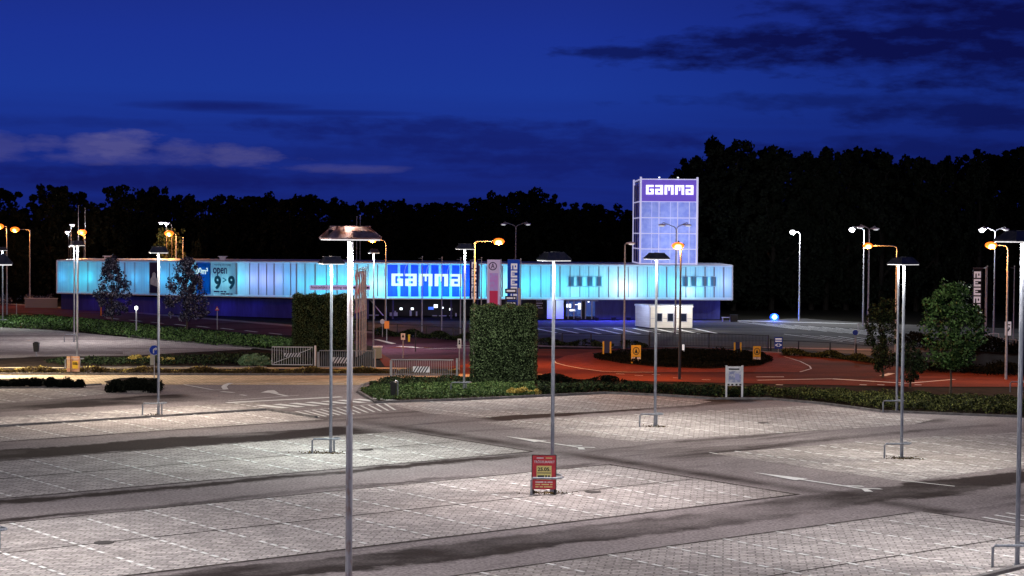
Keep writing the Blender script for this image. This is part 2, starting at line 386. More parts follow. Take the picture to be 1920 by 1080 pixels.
# ------------------------------------------------------------------ the ground
def struct(o): return tag(o, kind='structure')
Z = [.0, .008, .016, .024, .032]
def sheet(name, polys, z, m): 
    b = MB()
    for p in polys: b.sheet(p, z)
    return struct(b.build(name, m))
ccw = lambda p: p if sum((p[i][0]*p[(i+1) % len(p)][1]-p[(i+1) % len(p)][0]*p[i][1]) for i in range(len(p))) > 0 else p[::-1]
sheet('ground', [[(-3000, -300), (3000, -300), (3000, 5000), (-3000, 5000)]], 0, M['earth'])
KERB = [(705, 756), (850, 751.5), (960, 746.5), (1135, 738), (1250, 743), (1340, 749), (1440, 749), (1540, 758), (1652, 773), (1800, 779), (1910, 783)]
lot = GP([(-300, 720), (700, 720), (672, 738)]+KERB+[(2500, 800)])+[(70, 10), (-60, 10)]
sheet('car_park', [ccw(lot)], Z[1], M['asphalt'])
stp = lambda s0, s1, t0, t1: ccw([tuple(ST(s, t))[:2] for s, t in ((s0, t0), (s1, t0), (s1, t1), (s0, t1))])
R2 = ccw(GP([(895, 793), (1300, 772), (1540, 760), (1647, 775), (1750, 787), (1713, 796), (1613, 803), (1280, 823), (1195, 829)]))
R3 = ccw(GP([(1335, 851), (1500, 838), (1700, 822), (1905, 811), (2150, 798), (2150, 862), (1905, 876), (1700, 904)]))
R4 = ccw(GP([(718, 757), (850, 753), (960, 748), (1135, 739.5), (1250, 745), (1335, 753), (1300, 760), (1100, 773), (960, 779), (900, 784), (800, 775)]))
B5 = ccw(GP([(-80, 728), (150, 726), (215, 737), (90, 750), (-80, 762)]))
blocks = [stp(0, 52.2, 31.5, 42.2), stp(0, 51.6, 47.8, 58.6), stp(5, 51.8, 64, 74.3), stp(10, 51.6, 81, 86.95), R2, R4]
blocks2 = [stp(10, 53.5, 87.2, 91.6), R3, B5, stp(56.5, 100, 28, 40)]
sheet('parking_bays', blocks, Z[2], M['paver']); sheet('parking_bays', blocks2, Z[2], M['paver2'])
b = MB()
def strip_st(b, s0, s1, t0, t1, z): b.sheet(stp(s0, s1, t0, t1), z)
for t in (53.2, 69.1, 36.8): strip_st(b, 0, 51.4, t-.05, t+.05, Z[3])
for t in (58.62, 47.75, 64.0, 74.32, 42.22, 31.5, 81): strip_st(b, 0, 51.8, t-.06, t+.06, Z[3])
strip_st(b, 51.6, 51.75, 47.8, 58.6, Z[3]); strip_st(b, 52.2, 52.32, 31.5, 42.2, Z[3]); strip_st(b, 51.8, 51.95, 64, 74.3, Z[3])
struct(b.build('paving_joints', M['seam']))
b = MB(); b.prism(stp(8, 51.8, 86.98, 87.12), 0, .12); b.prism(stp(51.6, 51.78, 82, 87.12), 0, .12); struct(b.build('kerb', M['kerb']))
# bay lines of short dashes
b = MB(); allb = blocks+blocks2
for p in allb:
    pts = [Vector((q[0], q[1], 0)) for q in p]; sts = [toST(q) for q in pts]
    s0, s1 = min(q[0] for q in sts), max(q[0] for q in sts); t0, t1 = min(q[1] for q in sts), max(q[1] for q in sts)
    k = math.ceil((s0-24.8)/2.48)
    while 24.8+k*2.48 < s1-.6:
        s = 24.8+k*2.48; t = t0+.35
        while t < t1-.3:
            c = ST(s, t+.2)
            mid = abs((t-t0) % 5.35-5.3) < .3
            if in_poly(np.array([c.x]), np.array([c.y]), p)[0] and not mid and random.random() < .96:
                b.sheet(stp(s-.065, s+.065, t, t+.40), Z[4])
            t += .66
        k += 1
struct(b.build('bay_markings', M['paint']))
# lane arrows, crossing, lines
b = MB()
def line(x0, y0, x1, y1, w, z=Z[4], dash=None):
    a, c = G(x0, y0), G(x1, y1); d = c-a; L_ = d.length; d.normalize(); n = Vector((-d.y, d.x, 0))*w/2; q = 0
    while q < L_:
        e = min(q+(dash[0] if dash else L_), L_); p0, p1 = a+d*q, a+d*e
        b.sheet([tuple(p)[:2] for p in (p0-n, p1-n, p1+n, p0+n)], z); q = e+(dash[1] if dash else 1)
def arrow(s, t0, t1):                        # shaft towards lower t, head at the t1 end
    strip_st(b, s-.10, s+.10, t0, t1-1.8, Z[4]); b.sheet(ccw([tuple(ST(*q))[:2] for q in ((s-.38, t1-1.8), (s+.38, t1-1.8), (s, t1+.9))]), Z[4])
    for k in (0, .9):                        # side head of a combined arrow
        b.sheet(ccw([tuple(ST(*q))[:2] for q in ((s+.07, t0+.2+k), (s+.5, t0-.3+k), (s+.6, t0-.05+k), (s+.07, t0+.5+k))]), Z[4])
    b.sheet(ccw([tuple(ST(*q))[:2] for q in ((s-.07, t0+.3), (s-.55, t0-.3), (s-.3, t0-.5), (s-.04, t0-.1))]), Z[4])
arrow(54.6, 63.7, 68.6); arrow(54.9, 47.0, 52.3)
line(425, 756, 640, 745, .5); line(428, 752, 560, 742, .12)
for i in range(8): line(488+i*30, 760.5-i*1.9, 536+i*29, 766-i*2.0, .60)
line(553, 772.5, 722, 757, .12)
for i in range(12): line(555+i*15, 772.3-i*1.4, 598+i*13, 783-i*1.2, .15)
line(345, 722, 400, 732, .16); line(345, 721.3, 432, 719, .12); line(400, 732, 423, 731.5, .14)
pts = [(434, 719), (424, 722), (420, 726), (423, 731)]
for (a0, a1), (c0, c1) in zip(pts, pts[1:]): line(a0, a1, c0, c1, .35)
line(415, 735, 438, 737, .35); line(450, 741, 462, 742.5, .2)
line(440, 719.6, 800, 721, .18, dash=(1.0, 1.0))
b.sheet(ccw(GP([(489, 737), (502, 733), (514, 732.5), (523, 738)])), Z[4]); line(508, 737, 538, 743.5, .28)
# main road, roundabout and forecourt markings
for x0, y0 in ((200, 596.5), (243, 600.5), (284, 604.5), (328, 608.5), (370, 612), (415, 616), (460, 620.5), (505, 625)): line(x0, y0, x0+22, y0+2.5, .35)
line(705, 637, 738, 645, .5); line(745, 650, 850, 656, .6); line(855, 648, 1000, 652, .25)
arcp = [(1038, 676), (1042, 681), (1060, 686), (1090, 691.5), (1130, 697), (1180, 698.5), (1225, 698.5)]
for (a0, a1), (c0, c1) in zip(arcp, arcp[1:]): line(a0, a1, c0, c1, .16)
for x0, y0 in ((1155, 701.5), (1190, 704.5), (1222, 703), (1262, 709), (1316, 712.5)): line(x0, y0, x0+16, y0+.6, .14)
line(1418, 707.4, 1470, 707.4, .35); line(1420, 713.6, 1560, 711, .3); line(1560, 711, 1700, 719.5, .45); line(1700, 719.5, 1790, 712, .25)
for x0 in (1455, 1612, 1645, 1680, 1715): line(x0, 722 if x0 > 1500 else 722, x0+13, 722.6, .3)
line(1655, 705.5, 1672, 700.5, .5); line(1008, 702, 1035, 704, .2)
arcp = [(1470, 669), (1500, 678), (1518, 687), (1521, 692), (1500, 698)]
for (a0, a1), (c0, c1) in zip(arcp, arcp[1:]): line(a0, a1, c0, c1, .12)
for i in range(9): line(1003+i*37, 616, 1052+i*37, 626.5, .34)
for i in range(9): line(1385+i*26, 604+i*1.6, 1490+i*30, 617+i*2.6, .16)
for i in range(5): line(1470+i*34, 627+i*1.5, 1580+i*30, 641+i*1.6, .16)
line(1380, 601.8, 1640, 608.5, .6)
line(1005, 615, 1190, 615.5, .2)
for a_ in ((1843, 971, 1903, 982), (1865, 967, 1925, 977), (1887, 963, 1935, 971)): line(*a_, .16)
line(1690, 902, 1790, 913, .12); line(1330, 849.5, 1345, 852, .1)
struct(b.build('road_markings', M['paint']))
# surroundings
sheet('service_road', [ccw(GP([(-300, 684), (120, 689), (700, 689), (790, 689), (870, 694), (900, 702), (868, 713), (672, 722), (-300, 720)]))], Z[1]+.002, M['sand'])
sheet('road', [ccw(GP([(-200, 557), (0, 569), (240, 586), (480, 606), (700, 624), (880, 638), (1010, 650), (1010, 660), (880, 668), (760, 665), (720, 652), (545, 629), (480, 627), (380, 616), (280, 607.5), (180, 598), (60, 588), (-200, 580)]))], Z[2], M['purpleroad'])
ring = GP([(700, 655), (760, 650), (900, 655), (1000, 655), (1130, 655), (1300, 651), (1450, 660), (1640, 681), (1700, 690), (1900, 700), (2150, 706), (2150, 730), (1900, 726), (1700, 726), (1450, 720), (1200, 715), (1000, 709), (900, 704), (850, 700), (790, 691), (722, 689)])
sheet('roundabout_road', [ccw(ring)], Z[3], M['redroad'])
sheet('approach_road', [ccw(GP([(700, 654), (880, 651), (1010, 652), (1010, 660), (930, 673), (862, 686), (800, 690), (742, 689), (735, 676)]))], Z[3]+.008, M['purpleroad'])
apron = GP([(1040, 676), (1060, 668), (1110, 660), (1300, 652), (1450, 660), (1518, 687), (1500, 698), (1225, 698), (1130, 696.5), (1060, 685)])
sheet('roundabout_apron', [ccw(apron)], Z[3]+.004, M['redbrick'])
fc = GP([(690, 602), (1000, 601), (1380, 601), (1500, 597), (1640, 606), (1920, 617), (2200, 622), (2200, 650), (1900, 646), (1640, 668), (1560, 660), (1440, 653), (1230, 651), (1010, 645), (880, 634), (690, 618)])
sheet('forecourt', [ccw(fc)], Z[1], M['forecourt'])
up = GP([(-300, 606), (0, 614), (100, 619), (200, 629), (300, 638), (400, 646), (480, 651), (470, 655), (330, 662), (250, 667), (75, 669), (-300, 684)])
sheet('upper_car_park', [ccw(up)], Z[1], M['paver'])
b = MB()
for x0, y0, x1, y1, w in ((-200, 664, 230, 661, 3.2), (-200, 630, 150, 630, 2.2), (-200, 639.5, 250, 636, 1.6), (200, 653, 460, 655, 1.2)): line(x0, y0, x1, y1, w, Z[2])
struct(b.build('upper_car_park_lane', M['asphalt']))
b = MB()
line(-200, 556, 0, 569, 1.6, Z[4]); line(0, 569, 240, 585.5, 1.6, Z[4]); line(240, 585.5, 480, 605.5, 1.7, Z[4]); line(480, 605.5, 700, 624, 1.8, Z[4]); line(700, 624, 880, 637.5, 1.9, Z[4]); line(880, 637.5, 1010, 649, 1.9, Z[4]); line(1010, 649.5, 1150, 652, 1.8, Z[4]+.004)
line(-200, 585, 60, 590, .5, Z[4]); line(800, 655, 1000, 650, .6, Z[4]+.004)
line(1380, 657, 1450, 661, 1.0, Z[4]); line(1450, 661, 1560, 671, .9, Z[4]); line(1560, 671, 1645, 680, .8, Z[4]); line(1430, 652, 1650, 657, 1.6, Z[4]+.004)
struct(b.build('footpath', M['verge']))
b = MB()
def kerb(pts, w=.16, h=.13):
    for p, q in zip(pts, pts[1:]):
        a, c = G(*p), G(*q); d = (c-a).normalized(); n = Vector((-d.y, d.x, 0))*w/2
        b.prism([tuple(v)[:2] for v in (a-n, c-n, c+n, a+n)], 0, h)
kerb(KERB); kerb([(1800, 1095), (1905, 1069), (1990, 1050)], .2, .12); kerb([(-200, 702.5), (860, 704.5)], .22, .14); kerb([(672, 736), (705, 756)]); kerb([(672, 736), (680, 724), (700, 717.5)])
kerb([(225, 722), (215, 730), (240, 736.5), (285, 736.5), (306, 727)]); kerb([(-100, 729), (60, 728.5), (190, 722)], .14, .1)
kerb([(120, 690), (500, 689)], .15, .1); kerb([(180, 619), (290, 638), (400, 645), (540, 660)], .12, .1)
struct(b.build('kerb', M['kerb']))
b = MB()
b.sheet(ccw(GP([(672, 736), (700, 717), (860, 713), (1010, 711), (1200, 717), (1450, 722), (1700, 728), (1900, 729), (2150, 735), (2150, 790)]+[(1910, 782), (1800, 778), (1652, 772), (1540, 757), (1440, 748), (1340, 748), (1250, 742), (1135, 737), (960, 745.5), (850, 750.5), (705, 755)])), Z[2])
b.sheet(ccw(GP([(60, 669), (250, 667.5), (330, 663), (480, 656), (560, 660), (600, 688), (120, 688), (-100, 690), (-100, 684)])), Z[2])
b.sheet(ccw(GP([(-200, 690), (860, 692.5), (860, 704), (-200, 702)])), Z[3])
b.sheet(ccw(GP([(195, 716), (225, 709), (290, 709), (310, 722), (290, 735), (230, 735)])), Z[3])
b.sheet(ccw(GP([(-100, 711), (120, 711), (160, 722), (60, 728), (-100, 728)])), Z[3])
b.sheet(ccw(GP([(1112, 663), (1160, 656), (1300, 652), (1430, 660), (1450, 676), (1425, 686), (1330, 692), (1240, 689), (1165, 682), (1118, 672)])), Z[4])
struct(b.build('planting_soil', M['soil']))

# ------------------------------------------------------------------ parking lamps
def parking_lamp(x, yb, yt, label, lampcol, power, hood=(1.3, 1.0), rz=LA*0+.65, near=False, base=None, h=None, rail=True, fr=0):
    g = base or G(x, yb); g = Vector((g.x, g.y, 0)); h = h or P(x, yt, g.y).z
    t = thing('parking_lamp', g, label, 'street lamp', 'hooded lamps of the car park')
    r = .085 if near else .072
    MB().tube([(0, 0, 0), (0, 0, h*.55), (0, 0, h*.56), (0, 0, h-.25), (0, 0, h-.03)], [r, r*.97, r*.86, r*.74, r*.8], 14).build('pole', M['rusty'] if near else M['steel'], t, True)
    MB().tube([(0, 0, .0), (0, 0, .03)], r*2, 14).tube([(0, 0, .03), (0, 0, .12)], [r*1.35, r*1.2], 14).build('base_plate', M['steel'], t)
    hs = .37 if near else .40; a, c = hood[0]*hs, hood[1]*hs; cs, sn = math.cos(rz), math.sin(rz)
    MB().box(-.045, .045, -r*1.02-.012, -r*.7, .55, .95).build('access_door', M['streetpole'], t)
    hd = MB().frustum(a, c, a*.60, c*.45, h+.07, h+.34).frustum(a*1.01, c*1.01, a*1.01, c*1.01, h+.035, h+.07)
    hd.box(-.05, .05, -c*.46, c*.46, h+.34, h+.37).box(-a*.8, a*.8, -.03, .03, h+.335, h+.36)
    for sx in (-1, 1):
        for sy in (-1, 1): hd.tube([(sx*a, sy*c, h+.075), (sx*a*.6, sy*c*.45, h+.345)], .018, 6)
    o = hd.build('hood', M['hood_near'] if near else M['hood'], t); o.rotation_euler.z = rz
    o = MB().box(-a*.96, a*.96, -c*.96, c*.96, h+.008, h+.034).build('diffuser', M['lampglow'], t); o.rotation_euler.z = rz
    for k in (-1, 1):
        light('bulb', 'SPOT' if k > 0 else 'POINT', (cs*k*a*.72, sn*k*a*.72-.1, h-.13), lampcol, power*(.60 if k > 0 else .33), t, .12)
    if near: light('bulb', 'POINT', (0, -.1, h+.2), (1, .75, .62), 26, t, .1); MB().box(-.5, -.1, -.3, .0, h+.08, h+.26).box(.02, .3, -.25, .05, h+.08, h+.24).build('gear_box', M['darkmetal'], t)
    if rail:
        q = .66; F0 = -.22+fr; P_ = [(-.80, F0, 0), (-.80, F0, q-.08), (-.74, F0, q), (.12, F0, q)]
        P_ += [(.12+.30*math.sin(u), F0+(.32-F0)/2*(1-math.cos(u)), q) for u in [i*math.pi/6 for i in range(1, 7)]]
        P_ += [(.12, .32, q-.05), (.12, .32, 0)]
        o = MB().tube(P_, .042, 8).build('crash_rail', M['steel'], t, True)
    return t
WH = (1, .955, .93)
LP = 4700
parking_lamp(297, 779, 475, 'hooded lamp behind the kerb, left of the zebra crossing, with dark flat hood', (1, .88, .74), LP*1.5, (1.2, .9), .3)
parking_lamp(620, 850, 496, 'hooded lamp in the second bay row, just left of the tall rusty pole', (.88, 1, .93), LP*1.1, (1.25, .95), .4)
parking_lamp(1035, 924, 490, 'hooded lamp with the red flea market board leaning at its foot', (1, .92, .90), LP*1.25, (1.35, 1.0), .5, fr=-.55)
parking_lamp(1228, 800, 487, 'hooded lamp standing in front of the white kiosk', (1, .96, .88), LP, (1.4, 1.0), .35)
parking_lamp(1690, 859, 497, 'hooded lamp in the right bay row, nearer of the close pair', (1, .96, .88), LP, (1.35, 1.0), .55)
parking_lamp(1681, 773, 497, 'hooded lamp at the hedge on the right, farther of the close pair', (1, .97, .9), LP*.55, (1.3, 1.0), .55)
parking_lamp(870, 737, 468, 'hooded lamp in the green bed beside the tall clipped hedge', (1, .94, .86), LP*1.1, (1.25, .95), .35)
parking_lamp(145, 690, 461, 'hooded lamp of the upper car park behind the orange boards', (1, .93, .9), LP*.8, (1.1, .9), .6)
parking_lamp(139, 641, 463, 'farther hooded lamp of the upper car park with a crash rail', (1, .93, .93), LP*.8, (1.1, .9), .4)
parking_lamp(5, 612, 470, 'farthest hooded lamp, at the left edge of the upper car park', (.9, 1, .95), LP*.8, (1.1, .9), .4)
parking_lamp(700, 655, 475, 'small domed lamp beside the furled flags, behind the gate', (1, .95, .93), LP*1.0, (1.0, .8), .5, rail=False)
parking_lamp(1907, 1062, 455, 'tall hooded lamp at the right edge with a crash rail, nearest on the right', (1, .97, .95), LP*1.2, (1.7, 1.25), .45)
parking_lamp(657, 0, 0, 'tallest rusty pole with a wide hood, in front of the others', (1, .96, .94), LP*1.05, (1.72, 1.3), .38, near=True, base=ST(24.4, 37.2), h=9.72)
parking_lamp(-20, 0, 0, 'hooded lamp cut off by the left edge, only its crash rail showing', (1, .97, .95), LP, (1.4, 1.0), .4, base=G(-14, 1032), h=8.8)
g = G(1916, 735); parking_lamp(1916, 0, 0, 'second pale pole behind the tall lamp at the right edge', (1, .97, .95), LP*.5, (1.3, 1.0), .5, base=g, h=P(1916, 455, g.y).z)
# the two that stand beyond the bottom edge of the picture
parking_lamp(0, 0, 0, 'hooded lamp standing outside the picture below its left half', WH, LP, (1.4, 1.0), .4, base=Vector((-14, 38, 0)), h=8.8)
parking_lamp(0, 0, 0, 'unseen hooded lamp added outside the picture to light the sandy road', (1, .84, .62), LP*5, (1.4, 1.0), .4, base=Vector((-39, 122, 0)), h=8.8)  # added out of view to brighten the sandy road
parking_lamp(0, 0, 0, 'hooded lamp standing outside the picture below its right half', WH, LP, (1.4, 1.0), .4, base=Vector((17, 38, 0)), h=8.8)

# ------------------------------------------------------------------ street lamps on poles with arms
def street_lamp(x, yb, ytop, heads, label, kind='white', power=600, pole='streetpole', group='tall street lamps along the roads', r=.08, curve=True, Y=None, ypole=None):
    """heads: list of (x, y, lit) in photo pixels"""
    g = G(x, yb) if Y is None else P(x, 500, Y); g = Vector((g.x, g.y, 0)); Y = g.y
    t = thing('street_lamp', g, label, 'street lamp', group)
    H = P(x, ytop, Y).z; xt = P(x, ytop, Y).x-g.x
    lv = lambda px, py: P(px, py, Y)-g
    MB().tube([(0, 0, 0), (0, 0, H*.25), (0, 0, H*.26), (xt*0, 0, H)], [r*1.25, r*1.2, r, r*.7], 10).build('pole', M[pole], t, True)
    for hx, hy, lit in heads:
        e = lv(hx, hy); dx = e.x
        if curve: pts = [(0, 0, H)]+[(dx*.22*(1-math.cos(u)), 0, H+(e.z-H)*.9*math.sin(u)) for u in (.4, .8, 1.2, 1.57)]+[(dx*.85, 0, e.z)]
        else: pts = [(0, 0, H), (dx*.12, 0, H+(e.z+.3-H)*.4), (dx*.9, 0, e.z+.30), (dx*.98, 0, e.z+.2)]
        MB().tube(pts, r*.55, 8).build('arm', M[pole], t, True)
        sg = 1 if dx > 0 else -1; a = .42
        hd = MB().ball((e.x-sg*.05, 0, e.z+.06), a, .17, .10).build('lamp_head', M['offwhite'] if lit != 'sodium' else M['darkmetal'], t, True)
        mm = {'sodium': M['sodium'], 'white': M['whitebulb'], 'dull': M['dullbulb']}[lit]
        glow_k = max(1, Y/165); bs = {'sodium': (.42*glow_k, .3, .24*glow_k), 'white': (.26*glow_k, .2, .19*glow_k) if power > 1500 else (.2, .16, .16), 'dull': (.26, .16, .08)}[lit]  # lit bowls swollen, more with distance, to stand in for lamp glow
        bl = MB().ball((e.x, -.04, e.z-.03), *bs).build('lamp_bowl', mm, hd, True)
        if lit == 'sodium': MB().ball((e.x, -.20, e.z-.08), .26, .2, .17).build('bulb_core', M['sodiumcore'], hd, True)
        if lit != 'dull':
            light('bulb', 'POINT', (e.x, -.1, e.z-.35), (1, .36, .07) if lit == 'sodium' else (.92, .96, 1), power, t, .2)
S_ = 'sodium'
SO = 'street lamps glowing orange'
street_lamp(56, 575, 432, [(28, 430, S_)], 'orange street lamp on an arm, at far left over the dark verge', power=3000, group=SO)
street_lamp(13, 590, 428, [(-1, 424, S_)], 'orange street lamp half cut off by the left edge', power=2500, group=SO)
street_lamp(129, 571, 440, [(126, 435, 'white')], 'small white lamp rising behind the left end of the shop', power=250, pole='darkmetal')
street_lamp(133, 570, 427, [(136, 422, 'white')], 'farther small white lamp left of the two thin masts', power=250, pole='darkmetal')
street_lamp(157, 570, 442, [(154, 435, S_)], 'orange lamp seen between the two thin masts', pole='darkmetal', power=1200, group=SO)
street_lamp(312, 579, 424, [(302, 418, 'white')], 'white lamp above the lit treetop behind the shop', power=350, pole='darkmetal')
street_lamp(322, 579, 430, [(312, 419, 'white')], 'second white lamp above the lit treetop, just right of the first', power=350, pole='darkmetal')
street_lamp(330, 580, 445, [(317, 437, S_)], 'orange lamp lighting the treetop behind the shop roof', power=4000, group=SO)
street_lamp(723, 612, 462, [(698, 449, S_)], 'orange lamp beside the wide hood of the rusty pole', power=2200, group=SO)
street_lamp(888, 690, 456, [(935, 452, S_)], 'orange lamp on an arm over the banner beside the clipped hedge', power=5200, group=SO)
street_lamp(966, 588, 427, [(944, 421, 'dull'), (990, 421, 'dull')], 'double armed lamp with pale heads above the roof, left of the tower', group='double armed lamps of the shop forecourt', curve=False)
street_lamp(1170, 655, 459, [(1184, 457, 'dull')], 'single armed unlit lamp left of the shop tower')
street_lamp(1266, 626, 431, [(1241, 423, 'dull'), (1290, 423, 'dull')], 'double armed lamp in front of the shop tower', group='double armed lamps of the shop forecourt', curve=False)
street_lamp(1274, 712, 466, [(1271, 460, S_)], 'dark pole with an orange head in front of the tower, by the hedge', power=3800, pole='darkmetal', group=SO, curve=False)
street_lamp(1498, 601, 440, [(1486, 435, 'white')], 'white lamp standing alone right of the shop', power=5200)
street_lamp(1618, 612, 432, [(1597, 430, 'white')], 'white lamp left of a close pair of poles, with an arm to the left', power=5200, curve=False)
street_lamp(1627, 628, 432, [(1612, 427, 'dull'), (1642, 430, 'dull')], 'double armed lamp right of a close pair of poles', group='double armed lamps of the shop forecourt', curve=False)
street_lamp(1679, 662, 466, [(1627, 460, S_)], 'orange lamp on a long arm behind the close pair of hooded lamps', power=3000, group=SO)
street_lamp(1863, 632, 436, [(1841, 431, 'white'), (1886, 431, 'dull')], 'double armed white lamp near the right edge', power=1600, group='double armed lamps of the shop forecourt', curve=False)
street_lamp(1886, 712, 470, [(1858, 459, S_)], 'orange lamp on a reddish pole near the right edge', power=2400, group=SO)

# ------------------------------------------------------------------ the shop: a long lit box on a dark ground floor
def ribbed(name, c, c2, trans=.75):
    return mat(name, c, .4, c2=c2, scale=1.0, stretch=(9, .01, .01), detail=3, trans=trans, lo=.38, hi=.62)
M['panel'] = ribbed('translucent_panel', (.80, .86, .88), (.60, .66, .76))
M['panelblue'] = ribbed('translucent_blue_panel', (.05, .10, .75), (.04, .07, .62))
M['panellav'] = ribbed('translucent_lavender_panel', (.72, .72, .84), (.58, .60, .76))
M['frame'] = mat('pale_frame', (.70, .72, .82), .45, .1)
M['mullion'] = mat('grey_mullion', (.30, .32, .42), .45, .2)
M['inner'] = mat('white_inner_wall', (.75, .8, .85), .8)
M['bluewall'] = mat('dark_blue_wall', (.05, .055, .22), .6, c2=(.035, .035, .16), scale=.8, stretch=(3, 1, .4))
M['darkwall'] = mat('black_wall', (.012, .012, .018), .6)
M['glassdark'] = mat('dark_glass', (.01, .014, .03), .08, spec=.6)
M['letter'] = mat('lit_letters', (.8, 1, 1), emit=(.62, 1.0, .98), es=.95)
M['letterw'] = mat('lit_white_letters', (1, 1, 1), emit=(1, .98, .94), es=1.1)
M['lit'] = mat('lit_small_lamp', (1, 1, 1), emit=(.85, .93, 1), es=2.2)
M['litblue'] = mat('lit_blue_screen', (.1, .2, 1), emit=(.08, .22, 1), es=.8)
M['purple'] = mat('backlit_purple_panel', (.16, .10, .6), .4, emit=(.085, .05, .36), es=.9)
base = G(850, 600); base = Vector((base.x, base.y, 0))
shop = thing('shop_building', base, 'long low shop with a glowing cyan panelled upper storey and block lettering', 'shop')
def B(px, py, Y): return P(px, py, Y)-base
# corner stations: px, top py, bottom py, distance
ST_ = [(107, 488.0, 549.5, 221), (300, 489.0, 553.5, 211), (545, 490.5, 558.0, 203), (724, 492.5, 560.0, 203), (884, 494.0, 560.5, 204), (1000, 495.0, 561.0, 204), (1373, 497.5, 562.0, 207)]
def interp(px):
    for a, c in zip(ST_, ST_[1:]):
        if px <= c[0]: break
    f = (px-a[0])/(c[0]-a[0]); q = [a[i]+(c[i]-a[i])*f for i in range(4)]
    return B(px, q[1], q[3]), B(px, q[2], q[3])
def quad(mb, pts):
    k = len(mb.v); mb.v += [tuple(p) for p in pts]; mb.f.append(tuple(range(k, k+4)))
def bar(mb, p, q, w, d0, d1):                # beam between p and q in xz, from d0 in front to d1 behind
    a = (q-p); L_ = math.hypot(a.x, a.z); n = Vector((-a.z/L_, 0, a.x/L_))*w/2
    k = len(mb.v)
    for y in (-d0, d1):
        for c in (p-n, q-n, q+n, p+n): mb.v.append((c.x, c.y+y, c.z))
    mb.f += [tuple(k+i for i in f) for f in ((0, 1, 2, 3), (7, 6, 5, 4), (0, 4, 5, 1), (1, 5, 6, 2), (2, 6, 7, 3), (3, 7, 4, 0))]
divs = [107, 141, 147, 165, 192, 213, 234, 253, 281, 296, 318, 344, 370, 395, 444, 468]
divs += [485, 500, 514, 531, 545, 556, 572, 591, 612, 632, 652, 670, 690, 708, 724]
d3 = [724, 748, 768, 787, 806, 825, 845, 864, 884]
d4 = [884, 899, 912, 927, 942, 958, 972, 994, 1014, 1033, 1050, 1069, 1087, 1104, 1123, 1141, 1159, 1178, 1195, 1214, 1233, 1250, 1268, 1286, 1304, 1322, 1339, 1357, 1373]
alld = divs+d3[1:]+d4[1:]
M['edge'] = mat('translucent_edge_strip', (.93, .93, .97), .4, trans=.8)
beam = MB()
for i in range(len(ST_)-1):
    (t0, b0), (t1, b1) = interp(ST_[i][0]+.001), interp(ST_[i+1][0])
    bar(beam, t0, t1, .10, .12, 13); bar(beam, b0, b1, .12, .12, 13)
    e_ = MB(); U1, U2, U3, U4 = Vector((0, 0, .05)), Vector((0, 0, .21)), Vector((0, 0, .06)), Vector((0, 0, .26)); F_ = Vector((0, -.10, 0)); quad(e_, [t0-U2+F_, t1-U2+F_, t1-U1+F_, t0-U1+F_]); e_.build('top_edge_strip', M['edge'], shop); e_ = MB(); quad(e_, [b0+U3+F_, b1+U3+F_, b1+U4+F_, b0+U4+F_]); e_.build('bottom_edge_strip', M['edge'], shop)
(t0, b0), (t1, b1) = interp(107), interp(1373)
bar(beam, b0, t0, .14, .12, .3); bar(beam, b1, t1, .14, .12, .3)
beam.build('roof_and_floor_beam', M['frame'], shop)
mul = MB()
for x in alld[1:-1]:
    t, b_ = interp(x); wide = 724 <= x <= 884
    mw = .24 if wide else random.choice((.07, .1, .13))
    if wide: continue
    mul = MB(); bar(mul, b_+Vector((0, 0, .26)), t-Vector((0, 0, .21)), mw, .06, .04); mul.build('mullion', M['mullion'], shop)
for x in d3:
    t, b_ = interp(x); w_ = Vector((.15, 0, 0)); mul = MB(); quad(mul, [b_-w_+Vector((0, -.04, .26)), b_+w_+Vector((0, -.04, .26)), t+w_-Vector((0, .04, .21)), t-w_-Vector((0, .04, .21))]); mul.build('sign_mullion', M['panellav'], shop)
for x0, x1 in zip(alld, alld[1:]):
    (t0, b0), (t1, b1) = interp(x0+.01), interp(x1); blue = 724 <= x0 < 884; up_ = Vector((0, 0, .26)); dn = Vector((0, 0, .21)); ins = Vector((.15, 0, 0)) if blue else Vector((0, 0, 0))
    b = MB(); quad(b, [b0+up_+ins, b1+up_-ins, t1-dn-ins, t0-dn+ins])
    lav = 468 <= x0 < 556
    if x0 == 281: continue
    b.build('facade_panel', M['panelblue'] if blue else M['panellav'] if lav else M['panel'], shop)
